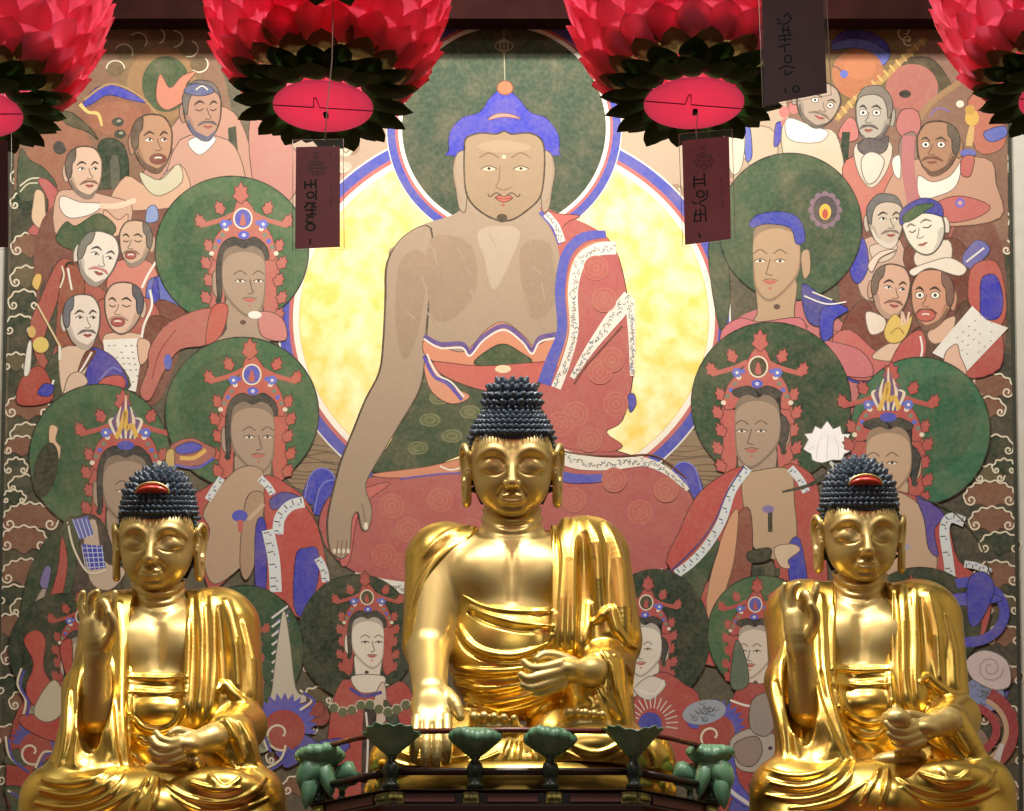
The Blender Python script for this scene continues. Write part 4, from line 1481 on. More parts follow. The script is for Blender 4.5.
def head(a, cx, cy, w, h, ang=0, flip=1, skin=LTAN, hair=None, hairside=None, cap=None, mous=None, beard=None, eyes='norm', mouth=(176, 84, 76), open_=0, brow=DRK, ear=True, wrinkle=False, white=(232, 228, 216)):
    """old monk or guardian: flip=+1 looks to the right"""
    T_ = tf(cx, cy, h / 2, ang, flip)
    k = w / h
    def P(pts):
        return [T_(x * k, y) for x, y in pts]
    if ear:
        a.poly(P([(-.92, -.15), (-1.12, -.25), (-1.18, .05), (-1.05, .38), (-.88, .3)]), tuple(int(v * .93) for v in skin))
    a.poly(P([(0, -1), (.55, -.9), (.88, -.5), (.92, -.1), (.86, .3), (.62, .75), (.25, 1.0), (-.15, .98), (-.6, .7), (-.9, .25), (-.98, -.2), (-.85, -.65), (-.5, -.93)]), tuple(int(v * .62) for v in skin))
    a.poly(P([(0, -.97), (.53, -.87), (.85, -.48), (.88, -.1), (.82, .3), (.6, .72), (.25, .96), (-.15, .94), (-.57, .67), (-.86, .25), (-.94, -.2), (-.82, -.63), (-.48, -.9)]), skin)
    sh = tuple(int(v * .86) for v in skin)
    a.poly(P([(-.86, .1), (-.6, .2), (-.4, .6), (-.1, .9), (-.5, .7), (-.8, .35)]), sh, nl=True)
    if hair:
        if hairside == 'top':
            a.poly(P([(-.98, -.1), (-1.0, -.6), (-.5, -1.08), (.1, -1.12), (.6, -.98), (.9, -.5), (.6, -.72), (0, -.8), (-.5, -.66), (-.72, -.3), (-.78, .1)]), hair)
        else:
            a.poly(P([(-.98, .12), (-1.04, -.3), (-.86, -.72), (-.5, -.9), (-.5, -.5), (-.66, -.3), (-.68, .05), (-.8, .25)]), hair)
    if cap:
        a.poly(P([(-1.0, -.3), (-1.05, -.8), (-.5, -1.2), (.2, -1.2), (.8, -.95), (.95, -.45), (.5, -.62), (-.1, -.66), (-.6, -.5)]), cap)
    for x, sx in ((-.18, .26), (.52, .2)):
        a.line(P([(x - sx, -.24), (x, -.38), (x + sx, -.3)]), [.8, h * .045, .8], brow, 3)
        if eyes == 'big':
            a.ell(*T_(x * k, -.12), h * .075, h * .06, white, 12)
            a.ring(*T_(x * k, -.12), h * .075, h * .06, .7, (70, 50, 40), n=14)
            a.ell(*T_(x * k, -.12), h * .028, h * .03, (30, 24, 22), 8)
        elif eyes == 'closed':
            a.line(P([(x - sx * .8, -.1), (x, -.04), (x + sx * .8, -.12)]), 1.1, (70, 50, 40), 3)
        else:
            a.poly(P([(x - sx * .75, -.1), (x, -.18), (x + sx * .75, -.1), (x, -.05)]), white, 2)
            a.line(P([(x - sx * .8, -.11), (x, -.19), (x + sx * .8, -.1)]), .9, (60, 46, 40), 3)
            a.ell(*T_((x + .03) * k, -.115), h * .026, h * .026, (36, 28, 26), 7)
    a.line(P([(.2, -.15), (.3, .08), (.42, .2), (.26, .27), (.1, .24)]), 1.0, tuple(int(v * .6) for v in skin), 3)
    if mous:
        a.line(P([(-.28, .5), (0, .38), (.25, .36), (.5, .38), (.7, .48)]), [1, h * .06, h * .04, h * .06, 1], mous, 4)
    if open_:
        a.ell(*T_(.25 * k, .55), h * .12 * open_, h * .075 * open_, mouth, 16)
        a.ring(*T_(.25 * k, .55), h * .12 * open_, h * .075 * open_, 1, (110, 50, 46), n=16)
        a.line(P([(.08, .52), (.25, .5), (.42, .52)]), 1.4, WHT, 3)
    else:
        a.poly(P([(.02, .52), (.16, .47), (.25, .5), (.36, .47), (.48, .52), (.26, .62)]), mouth, 2)
        a.line(P([(.02, .52), (.25, .54), (.48, .52)]), .8, (100, 46, 42), 3)
    if beard:
        a.line(P([(-.75, .3), (-.5, .68), (-.05, .92), (.3, .95), (.6, .7)]), [1.5, h * .07, h * .11, h * .09, 1.5], beard, 5)
    if wrinkle:
        for q in (-.55, -.66):
            a.line(P([(-.4, q), (.1, q - .08), (.55, q)]), .7, tuple(int(v * .72) for v in skin), 4)


def disciple(cx, cy, w, h, robes, label=None, name='painted_disciple', **kw):
    a = Art(name, label)
    for pts, col in robes:
        a.poly(pts, col)
    head(a, cx, cy, w, h, **kw)
    return a


# left crowd
a = disciple(203, 112, 40, 56, [([(180, 140), (228, 140), (245, 175), (240, 196), (170, 196)], (190, 142, 122)), ([(188, 142), (200, 155), (216, 140), (206, 134)], WHT)], skin=(172, 128, 106), hair=(104, 96, 92), hairside='top', cap=None, mous=(92, 82, 80), beard=(86, 90, 112), eyes='closed')
a.poly([(184, 92), (192, 84), (208, 86), (214, 92), (200, 96)], (92, 96, 130))
a.line([(196, 90), (202, 86), (208, 90)], 1.2, CREAM)
a.build()
a = disciple(153, 143, 42, 58, [([(126, 176), (150, 186), (180, 164), (190, 200), (150, 210), (110, 206)], (204, 160, 130)), ([(140, 172), (160, 180), (178, 164), (182, 182), (160, 196), (146, 188)], (196, 190, 158))], skin=(176, 130, 98), hair=(96, 78, 64), open_=1.2, mouth=(120, 60, 50), beard=(104, 78, 60), mous=None)
a.build()
a = disciple(85, 172, 38, 52, [([(56, 196), (76, 190), (108, 196), (132, 206), (120, 236), (60, 240)], (204, 162, 138)), ([(62, 196), (80, 202), (102, 204), (92, 214), (70, 218), (60, 208)], (226, 220, 208))], skin=(214, 178, 152), hair=(96, 84, 76), mous=(120, 84, 70), beard=(126, 110, 96))
a.ell(59, 147, 6, 6, (60, 60, 56))
a.line([(100, 206), (118, 206), (136, 200)], [5, 6, 5], (232, 196, 168))
a.poly([(148, 208), (156, 206), (158, 220), (146, 222)], (130, 150, 196))
a.build()
a = disciple(135, 243, 34, 46, [([(116, 262), (150, 262), (158, 286), (140, 300), (108, 292)], (206, 120, 104)), ([(104, 210), (118, 220), (128, 214), (124, 232), (106, 236)], (220, 168, 140))], skin=(204, 170, 142), hair=(106, 98, 92), flip=-1, open_=1.0, mous=(130, 100, 86), beard=(136, 124, 110), eyes='closed')
a.line([(156, 262), (148, 275), (142, 288)], 2.4, WHT)
a.poly([(148, 282), (168, 280), (180, 312), (150, 320)], BLU2)
a.poly([(154, 280), (158, 282), (160, 316), (150, 318)], BLU)
a.poly([(158, 300), (186, 312), (176, 326), (152, 330)], (120, 62, 50))
a.build()
a = disciple(98, 258, 42, 54, [([(58, 262), (74, 262), (96, 284), (110, 300), (90, 330), (46, 370), (30, 330), (40, 300)], (172, 82, 70)), ([(66, 264), (76, 270), (66, 310), (50, 360), (44, 340), (58, 300)], (62, 66, 48)), ([(64, 268), (84, 276), (80, 330), (62, 360), (56, 330)], (150, 78, 56)),
             ([(76, 226), (96, 214), (108, 218), (116, 228), (110, 236), (84, 240), (74, 250), (56, 240), (66, 222)], (62, 88, 56))], ang=.3, skin=(222, 212, 196), brow=(70, 66, 62), mous=(190, 120, 110), beard=(150, 140, 128), hair=(120, 118, 108))
a.line([(68, 268), (70, 280), (72, 290)], 2, WHT)
a.line([(62, 266), (64, 276), (60, 288)], 1.6, CREAM)
a.build()
a = disciple(123, 308, 40, 52, [([(100, 300), (152, 300), (160, 345), (120, 352), (100, 340)], (176, 92, 78)), ([(106, 334), (140, 334), (150, 346), (136, 362), (108, 350)], (214, 176, 150)), ([(146, 322), (160, 316), (178, 330), (160, 360), (144, 352)], (116, 60, 46))], skin=(214, 178, 154), flip=-1, hair=(84, 84, 92), hairside='side', open_=1.1, eyes='closed', mous=(170, 130, 110))
a.line([(150, 290), (152, 306), (144, 326), (141, 345)], 2.4, WHT)
a.poly([(103, 340), (140, 338), (142, 352), (136, 392), (122, 388), (106, 362)], (228, 226, 214), 0)
for j in range(7):
    y = 346 + j * 6
    for i in range(6):
        if rn.random() < .85:
            x = 108 + i * 5.6 + j * 1.2
            if x < 137:
                a.line([(x, y), (x + 2.4, y + rn.uniform(-1, 1))], 1.0, (110, 110, 110), 2)
a.poly([(138, 340), (150, 342), (148, 358), (140, 364)], (212, 170, 142))
a.build()
a = disciple(83, 321, 38, 54, [([(58, 352), (94, 348), (118, 362), (126, 392), (40, 400), (44, 372)], (66, 74, 52)), ([(92, 348), (112, 356), (124, 372), (126, 388), (92, 392), (86, 370)], (62, 60, 160)),
             ([(22, 378), (40, 366), (52, 384), (50, 402), (18, 404)], (176, 66, 56)), ([(62, 348), (92, 350), (88, 366), (78, 388), (66, 398), (60, 380)], (214, 184, 156)), ([(86, 352), (96, 352), (84, 370), (78, 372)], (112, 56, 44)), ([(104, 378), (122, 376), (124, 388), (96, 392)], (196, 76, 76))],
             skin=(222, 208, 192), hair=(104, 104, 112), mous=(110, 100, 96), beard=(176, 160, 146))
a.line([(37, 304), (48, 324), (60, 346)], 2.0, (214, 190, 140))
a.ell(41, 345, 8, 8, (222, 196, 96))
a.ell(32, 332, 4, 6, (214, 176, 90))
a.poly([(36, 274), (42, 276), (38, 290), (32, 284)], (222, 180, 90))
a.line([(92, 352), (84, 366), (80, 372)], 2.0, WHT)
a.line([(60, 346), (60, 360)], 2.6, WHT)
a.line([(54, 380), (50, 392)], 2.2, WHT)
a.poly([(28, 344), (32, 344), (30, 372), (24, 374)], WHT)
a.poly([(44, 384), (54, 386), (50, 396), (38, 394)], BLU)
a.line([(100, 380), (112, 368), (122, 372)], 2, (110, 110, 190))
a.poly([(68, 378), (80, 372), (88, 382), (80, 390), (84, 400), (64, 404)], (210, 180, 154))
a.build()
# right crowd
a = disciple(818, 104, 46, 46, [([(784, 122), (812, 128), (836, 134), (844, 180), (820, 170), (786, 160)], (206, 186, 158)), ([(788, 118), (812, 126), (828, 132), (820, 142), (796, 142), (786, 134)], WHT)], ang=.35, skin=(168, 148, 130), mous=(110, 96, 88), beard=(96, 88, 80), eyes='big', name='painted_guardian')
a.build()
a = disciple(873, 116, 38, 54, [([(846, 160), (896, 158), (900, 240), (870, 230), (848, 200)], (196, 110, 96)), ([(856, 144), (890, 142), (888, 168), (872, 188), (858, 172)], (206, 194, 174))], skin=(170, 162, 148), flip=-1, hair=(120, 110, 100), hairside='top', mous=(84, 80, 84), beard=(90, 84, 88), eyes='big', name='painted_guardian')
a.poly([(858, 144), (868, 138), (880, 140), (888, 136), (886, 150), (872, 156), (860, 152)], (84, 80, 84))
a.poly([(862, 158), (872, 152), (884, 160), (878, 178), (868, 184), (862, 172)], (214, 204, 186))
a.build()
a = disciple(937, 148, 44, 54, [([(894, 172), (912, 160), (985, 158), (996, 184), (1000, 218), (940, 226), (884, 210)], (190, 144, 118)), ([(918, 176), (932, 182), (950, 176), (962, 160), (956, 186), (938, 196), (920, 198)], (228, 222, 208)),
             ([(892, 160), (900, 156), (900, 178), (894, 174)], WHT), ([(936, 204), (960, 196), (990, 206), (976, 218), (946, 222)], (192, 96, 92))], skin=(168, 122, 92), flip=-1, hair=(92, 80, 68), mous=(110, 66, 50), beard=(104, 76, 58), eyes='big', mouth=(150, 90, 70), name='painted_guardian')
a.line([(909, 136), (908, 168), (914, 206)], [12, 13, 13], (184, 106, 110))
a.ell(968, 153, 8, 4, BLU2)
a.poly([(962, 158), (974, 157), (970, 176), (961, 174)], (190, 96, 90))
a.ell(960, 203, 5, 5, (120, 104, 180))
a.ell(960, 203, 2.4, 2.4, (210, 150, 150))
a.line([(930, 116), (938, 108), (950, 112)], 1.4, (120, 100, 170))
a.build()
a = disciple(886, 222, 38, 50, [([(862, 240), (900, 240), (904, 290), (866, 300), (856, 270)], (196, 160, 140)), ([(858, 238), (866, 244), (868, 268), (858, 284), (850, 270)], BLU), ([(870, 246), (896, 244), (892, 258), (876, 262)], (206, 186, 166))], skin=(196, 180, 160), hair=(104, 104, 104), hairside='top', mous=(120, 108, 98), beard=(206, 196, 180))
a.build()
a = disciple(924, 230, 44, 50, [([(904, 250), (950, 238), (968, 250), (996, 276), (1004, 320), (960, 340), (920, 300)], (110, 54, 44)), ([(918, 250), (948, 240), (950, 262), (930, 270), (915, 264)], (222, 206, 186)), ([(966, 250), (978, 240), (990, 250), (972, 268), (962, 262)], (98, 100, 168)),
             ([(970, 270), (996, 262), (1006, 300), (1000, 326), (972, 320)], (188, 84, 76)), ([(982, 278), (996, 276), (1003, 300), (998, 318), (982, 318), (980, 300)], (58, 58, 170))], ang=-.3, flip=-1, skin=(224, 216, 196), cap=(60, 64, 150), eyes='closed', mouth=(190, 120, 104), brow=(120, 116, 106))
a.poly([(902, 218), (916, 206), (934, 204), (924, 212), (908, 222)], (58, 92, 60))
a.line([(966, 262), (984, 248)], 1.8, WHT)
a.build()
a = disciple(891, 291, 40, 54, [([(862, 300), (872, 310), (888, 330), (900, 340), (890, 372), (856, 372), (836, 352), (846, 318)], (120, 62, 50)), ([(832, 340), (850, 330), (874, 350), (890, 358), (884, 376), (850, 378)], (196, 96, 92)), ([(866, 312), (884, 318), (884, 330), (870, 334)], (222, 206, 186)),
             ([(872, 356), (884, 346), (900, 340), (908, 344), (896, 360), (878, 360)], (214, 180, 152))], ang=.15, skin=(206, 160, 134), hair=(110, 92, 80), mous=(126, 84, 70), beard=(176, 140, 120))
a.poly([(868, 264), (880, 252), (896, 250), (880, 258), (872, 272)], (222, 200, 180))
a.poly([(884, 330), (894, 314), (904, 322), (912, 316), (908, 332), (900, 342), (888, 342)], (220, 186, 84))
a.line([(890, 334), (898, 328), (904, 334)], 1.2, (160, 120, 50))
a.line([(902, 326), (902, 312), (906, 324), (909, 312)], 2.4, (220, 184, 158))
a.build()
a = disciple(931, 299, 44, 60, [([(914, 330), (930, 326), (950, 320), (966, 300), (974, 330), (960, 372), (920, 372), (906, 350)], (92, 60, 46)), ([(900, 344), (920, 330), (926, 350), (912, 376), (888, 374)], (190, 84, 80)), ([(928, 332), (954, 316), (950, 336), (934, 344)], (218, 176, 148)), ([(976, 330), (1000, 330), (1000, 368), (966, 376)], (180, 74, 68))],
             flip=-1, skin=(202, 142, 112), hair=(120, 84, 74), mous=(110, 72, 60), beard=(120, 84, 66), eyes='big', open_=1.35, mouth=(196, 84, 76), white=(232, 228, 216))
a.line([(920, 336), (922, 350), (918, 368)], 2, WHT)
a.poly([(932, 353), (972, 306), (986, 320), (1008, 328), (966, 372), (958, 366)], (224, 222, 212), 0)
for j in range(5):
    for i in range(6):
        x, y = 950 + i * 6 + j * 5.4, 344 - i * 5.6 + j * 3.6
        if rn.random() < .8 and x < 995:
            a.line([(x, y), (x + 1.8, y - 1.2)], 1.0, (140, 140, 136), 2)
a.poly([(944, 356), (956, 344), (960, 356), (966, 374), (948, 380)], (220, 176, 150))
a.poly([(910, 270), (930, 262), (950, 258), (966, 268), (958, 276), (930, 268), (914, 276)], (226, 214, 196))
a.build()


# ---- haloed attendants
def flame(a, x, y, s, col, ang=0):
    c, d = math.cos(ang), math.sin(ang)
    pts = [(0, -9), (2.2, -5), (4.6, -5.5), (4.2, -1), (6, 1.5), (3, 4.5), (0, 7), (-3, 4.5), (-6, 1.5), (-4.2, -1), (-4.6, -5.5), (-2.2, -5)]
    a.poly([(x + (p * c - q * d) * s, y + (p * d + q * c) * s) for p, q in pts], col, 3)


def attendant(name, hx, hy, hr, fx, fy, w, h, flip, hcol=GRN, crown=CORAL, skin=(164, 140, 118), robes=(), gem='oval', label=None, hr2=None, mood=(188, 96, 84), crownless=False):
    a = Art(name, label)
    for pts, col in robes[:99]:
        if col == 'pre':
            continue
    hr2 = hr2 or hr
    a.ell(hx, hy, hr + 1.3, hr2 + 1.3, (34, 44, 34))
    a.ell(hx, hy, hr, hr2, hcol)
    a.ell(hx - hr * .25 * flip, hy - hr * .1, hr * .55, hr2 * .7, tuple(int(v * .9) for v in hcol), ang=.4)
    k = h / 70.0
    F = flip
    if not crownless:
        # side flames of the crown down to the shoulders
        for s in (-1, 1):
            x0 = fx + s * w * .62
            a.poly([(fx + s * w * .35, fy - h * .62), (x0, fy - h * .5), (x0 + s * 7 * k, fy - h * .2), (x0 + s * 4 * k, fy + h * .1), (x0 + s * 6 * k, fy + h * .45), (x0 - s * 2 * k, fy + h * .62), (x0 - s * 8 * k, fy + h * .5), (fx + s * w * .4, fy)], crown)
            for j in range(5):
                flame(a, x0 + s * (6 + (j % 2) * 3) * k, fy - h * .5 + j * h * .24, .95 * k, crown, s * .5)
        a.poly([(fx - w * .66, fy - h * .3), (fx - w * .62, fy - h * .62), (fx - w * .3, fy - h * .86), (fx - w * .1 - F * 2, fy - h * 1.12), (fx + w * .12 - F * 2, fy - h * 1.12), (fx + w * .34, fy - h * .88), (fx + w * .62, fy - h * .62), (fx + w * .66, fy - h * .3), (fx, fy - h * .42)], crown)
        flame(a, fx - F * 3, fy - h * 1.22, 1.35 * k, crown)
        for s, q in ((-1, .52), (1, .52), (-1, .95), (1, .95)):
            flame(a, fx + s * w * q, fy - h * (1.02 if q < .8 else .84), .95 * k, crown, s * .4)
        a.line([(fx - w * .95, fy - h * .78), (fx - w * .5, fy - h * .86), (fx - w * .2, fy - h * .95)], 4.5 * k, crown)
        a.line([(fx + w * .95, fy - h * .78), (fx + w * .5, fy - h * .86), (fx + w * .2, fy - h * .95)], 4.5 * k, crown)
        # strings of blossoms
        for s in (-1, 1):
            for j in range(6):
                x, y = fx + s * w * (.3 + .08 * j), fy - h * (.82 - .085 * j)
                a.ell(x, y, 2.5 * k, 2.3 * k, (92, 104, 190) if j % 3 == 0 else (CREAM if j % 2 else (120, 130, 110)), 8)
            x, y = fx + s * w * .42, fy - h * .8
            for p in range(6):
                q = p * math.pi / 3
                a.ell(x + 3 * k * math.cos(q), y + 3 * k * math.sin(q), 1.9 * k, 1.9 * k, (98, 112, 200), 7)
            a.ell(x, y, 1.6 * k, 1.6 * k, WHT, 7)
    # neck, ear, hair, face
    a.poly([(fx - w * .36, fy + h * .2), (fx + w * .38, fy + h * .2), (fx + w * .36, fy + h * .68), (fx + w * .6, fy + h * .82), (fx - w * .62, fy + h * .86), (fx - w * .38, fy + h * .66)], skin)
    a.poly([(fx - F * w * .5, fy - h * .1), (fx - F * w * .66, fy - h * .14), (fx - F * w * .68, fy + h * .12), (fx - F * w * .55, fy + h * .2)], skin)
    if not crownless:
        a.poly([(fx - F * w * .56, fy + h * .24), (fx - F * w * .6, fy - h * .2), (fx - w * .5, fy - h * .5), (fx - w * .25, fy - h * .62), (fx, fy - h * .58), (fx + w * .25, fy - h * .62), (fx + w * .5, fy - h * .48), (fx + F * w * .5, fy - h * .3), (fx, fy - h * .4), (fx - F * w * .44, fy - h * .1), (fx - F * w * .48, fy + h * .2)], (62, 62, 58))
        a.ell(fx - F * w * .55, fy + h * .26, 3 * k, 3.4 * k, (50, 56, 52), 10)
    a.poly([(fx - w * .44, fy - h * .38), (fx - w * .2, fy - h * .5), (fx, fy - h * .46), (fx + w * .2, fy - h * .5), (fx + w * .44, fy - h * .36), (fx + w * .47, fy + h * .1), (fx + F * w * .1 + w * .3, fy + h * .36), (fx + F * w * .14, fy + h * .5), (fx + F * w * .1 - w * .3, fy + h * .36), (fx - w * .46, fy + h * .1)], tuple(int(v * .8) for v in skin), nl=True)
    a.poly([(fx - w * .42, fy - h * .3), (fx, fy - h * .42), (fx + w * .42, fy - h * .3), (fx + w * .44, fy + h * .08), (fx + F * w * .1 + w * .27, fy + h * .33), (fx + F * w * .14, fy + h * .46), (fx + F * w * .1 - w * .27, fy + h * .33), (fx - w * .43, fy + h * .08)], skin, nl=True)
    e = F * w * .12
    ln = tuple(int(v * .55) for v in skin)
    for x, sx in ((e - w * .2, w * .14), (e + w * .2, w * .13)):
        a.line([(fx + x - sx, fy - h * .1), (fx + x, fy - h * .155), (fx + x + sx, fy - h * .1)], 1.1, ln, 4)
        a.poly([(fx + x - sx * .8, fy - h * .01), (fx + x, fy - h * .035), (fx + x + sx * .8, fy - h * .01), (fx + x, fy + h * .01)], (222, 212, 194), 2)
        a.line([(fx + x - sx * .9, fy - h * .01), (fx + x, fy - h * .038), (fx + x + sx * .9, fy - h * .01)], .9, (64, 50, 44), 4)
        a.ell(fx + x, fy - h * .012, 1.4 * k, 1.4 * k, (40, 32, 30), 7)
    a.line([(fx + e, fy - h * .04), (fx + e + F * 2.5 * k, fy + h * .1), (fx + e + F * 3.5 * k, fy + h * .15), (fx + e - F * 2 * k, fy + h * .17)], 1.0, ln, 4)
    a.poly([(fx + e - 6 * k, fy + h * .25), (fx + e - 2 * k, fy + h * .225), (fx + e, fy + h * .235), (fx + e + 2 * k, fy + h * .225), (fx + e + 6 * k, fy + h * .25), (fx + e, fy + h * .285)], mood, 2)
    a.line([(fx + e - 7 * k, fy + h * .235), (fx + e - 2 * k, fy + h * .215), (fx + e + 2 * k, fy + h * .215), (fx + e + 7 * k, fy + h * .235)], .8, ln, 4)
    a.ell(fx + e, fy + h * .33, 1.5 * k, 1.1 * k, mood, 6)
    a.ell(fx + e * .2 - F * 2, fy + h * .56, 3 * k, 2.4 * k, (84, 62, 50), 8)
    if gem == 'oval' and not crownless:
        gx, gy = fx - F * 1, fy - h * .88
        a.ell(gx, gy, 9.5 * k, 10.5 * k, CREAM)
        a.ell(gx, gy, 8 * k, 9 * k, (82, 74, 50) if hcol != GRN else (86, 88, 176))
        a.poly([(gx - 3 * k, gy + 6 * k), (gx, gy - 5 * k), (gx + 3 * k, gy + 6 * k)], crown, 3)
        a.ell(fx, fy - h * .65, 5.5 * k, 4 * k, (78, 92, 186))
        a.ell(fx, fy - h * .65, 2.2 * k, 2 * k, (190, 190, 220), 8)
    elif gem == 'plume':
        for j in range(9):
            t = (j - 4) / 4
            a.line([(fx + t * 8 * k, fy - h * .72), (fx + t * 15 * k, fy - h * .95), (fx + t * 9 * k, fy - h * 1.3 + abs(t) * h * .3)], [2, 3.2, 1], (CREAM, (96, 84, 130))[j % 2])
        a.line([(fx - 9 * k, fy - h * .72), (fx - 4 * k, fy - h * .9), (fx, fy - h * 1.1), (fx, fy - h * .86), (fx + 6 * k, fy - h * .9), (fx + 10 * k, fy - h * .74)], 4.2 * k, (224, 178, 70))
        a.ell(fx, fy - h * .63, 8 * k, 4.5 * k, (80, 84, 176))
    # robe pieces after
    for pts, col in robes:
        a.poly(pts, col)
    return a


# upper left attendant
a = attendant('painted_attendant', 232, 251, 76, 244, 282, 46, 72, 1, GRN, hr2=74, robes=[([(148, 368), (150, 348), (170, 322), (212, 308), (222, 330), (206, 345), (180, 350), (164, 372), (150, 400), (140, 392)], CORAL), ([(260, 312), (282, 318), (286, 340), (262, 336)], PINK), ([(212, 308), (228, 306), (222, 334), (206, 344)], (190, 84, 72))])
a.ell(168, 362, 4, 8, BLU2)
a.ell(255, 315, 7, 4, WHT, 10)
a.line([(176, 330), (160, 352), (152, 380)], 1.2, RD2)
a.build()
# monk upper right
a = attendant('painted_attendant', 790, 227, 71, 776, 262, 50, 80, -1, (58, 86, 58), crownless=True, hr2=73, skin=(178, 146, 112), robes=[([(722, 330), (740, 318), (760, 322), (800, 318), (812, 336), (860, 350), (872, 376), (830, 372), (760, 340), (724, 350)], (196, 104, 110)), ([(802, 284), (822, 296), (842, 308), (822, 326), (806, 318)], (68, 70, 140)), ([(820, 312), (836, 304), (848, 310), (834, 320), (832, 336), (822, 340)], BLU)])
a.poly([(750, 222), (760, 214), (784, 212), (800, 220), (805, 240), (796, 244), (790, 228), (766, 224), (752, 228)], (60, 70, 160))
a.line([(804, 296), (826, 304), (846, 302)], 1.4, WHT)
a.line([(812, 292), (832, 300)], 1.4, CREAM)
for i in range(12):
    q = i * math.pi / 6
    a.ell(825 + 13 * math.cos(q), 210 + 15 * math.sin(q), 4, 4, (128, 100, 118), 8)
a.ell(825, 210, 12, 14, (76, 70, 72))
a.ell(825, 212, 6, 8, (224, 178, 60))
a.ell(825, 214, 3, 5, (190, 70, 50))
a.line([(740, 336), (770, 326), (800, 330)], 1.4, RD2)
a.build()
# lower left attendant at the edge
a = attendant('painted_attendant', 100, 458, 70, 126, 492, 48, 74, 1, GRN, crown=(184, 84, 76), gem='plume', hr2=73, label='painted attendant holding a blue checked scroll', robes=[([(74, 520), (96, 516), (110, 540), (120, 600), (60, 620), (66, 560)], (74, 66, 56)), ([(84, 532), (96, 520), (104, 560), (126, 570), (110, 590), (90, 580)], (196, 172, 150)),
        ([(40, 620), (46, 560), (70, 516), (80, 540), (70, 600), (64, 640)], (62, 82, 56)), ([(18, 640), (30, 570), (56, 530), (60, 560), (40, 640), (30, 690)], (50, 72, 48))])
a.poly([(50, 426), (58, 428), (56, 440), (61, 448), (58, 462), (50, 446)], (216, 180, 140))
a.ell(46, 470, 12, 28, (58, 62, 44), ang=.2)
a.poly([(72, 520), (88, 516), (94, 534), (80, 540)], BLU2, 0)
a.poly([(82, 544), (102, 546), (106, 568), (90, 570)], BLU, 0)
for i in range(5):
    a.line([(82 + i * 5, 545), (86 + i * 4.6, 569)], .8, (190, 200, 230), 2)
    a.line([(82 + i, 548 + i * 5), (103 + i * .6, 548 + i * 4.6)], .8, (190, 200, 230), 2)
for i in range(4):
    a.line([(73 + i * 4.4, 519), (80 + i * 4, 538)], .8, (200, 210, 230), 2)
a.line([(68, 522), (74, 548), (88, 572), (106, 570)], 2, CREAM)
a.poly([(62, 536), (68, 560), (64, 590), (56, 612), (50, 600), (58, 570)], (180, 78, 68))
a.poly([(50, 580), (44, 600), (34, 650), (24, 640), (36, 600)], (170, 156, 138))
a.poly([(46, 566), (52, 570), (48, 588), (40, 584)], (120, 112, 160))
a.line([(70, 522), (56, 548), (48, 590), (30, 640)], 1.4, DGRN)
a.build()
# left attendant beside the great halo
a = attendant('painted_attendant', 242, 413, 76, 253, 438, 46, 72, 1, GRN, hr2=75, crown=(192, 90, 76), gem='oval', label='painted attendant holding a dish, beside the central figure', robes=[
    ([(180, 510), (205, 488), (232, 478), (248, 500), (240, 560), (212, 590), (200, 560)], (178, 74, 68)),
    ([(262, 478), (290, 486), (312, 510), (326, 560), (330, 600), (300, 618), (284, 600), (262, 600), (256, 540)], (186, 72, 66)),
    ([(204, 510), (236, 470), (262, 470), (264, 500), (262, 540), (240, 568), (214, 584), (204, 560), (210, 530)], (178, 148, 120)),
    ([(246, 500), (262, 492), (264, 510), (256, 560), (246, 580), (240, 560)], (168, 136, 108)),
    ([(256, 526), (266, 524), (266, 590), (256, 592)], (66, 62, 160)), ([(296, 556), (306, 548), (318, 550), (318, 580), (306, 616), (294, 606)], (66, 66, 168)), ([(270, 500), (284, 492), (302, 498), (290, 502), (274, 510)], (80, 80, 150))])
slats(a, [(304, 502), (290, 506), (280, 518), (278, 534)], 11, 6)
slats(a, [(268, 530), (274, 560), (276, 592)], 12, 6)
slats(a, [(260, 478), (268, 486), (273, 494)], 7, 3)
slats(a, [(208, 500), (214, 490), (222, 478)], 7, 3)
slats(a, [(318, 558), (324, 570), (326, 582)], 8, 3)
a.ell(240, 516, 8, 6, (78, 84, 176))
a.line([(240, 520), (241, 532)], 5, (190, 90, 80))
a.line([(306, 506), (320, 530), (328, 566)], 1.2, DGRN)
a.line([(248, 520), (256, 512), (264, 504)], 4, (190, 162, 134))
# dish of offerings
a.poly([(170, 450), (176, 442), (192, 438), (206, 444), (216, 450), (212, 460), (196, 466), (178, 466)], (168, 96, 84))
a.poly([(176, 448), (190, 442), (202, 446), (196, 452), (180, 454)], (86, 88, 178))
a.line([(180, 458), (194, 458), (206, 450)], 4, (222, 178, 84))
a.line([(172, 464), (196, 468), (214, 458)], 2.6, (86, 88, 178))
a.poly([(166, 454), (174, 450), (174, 470), (168, 482)], (204, 172, 96))
a.build()
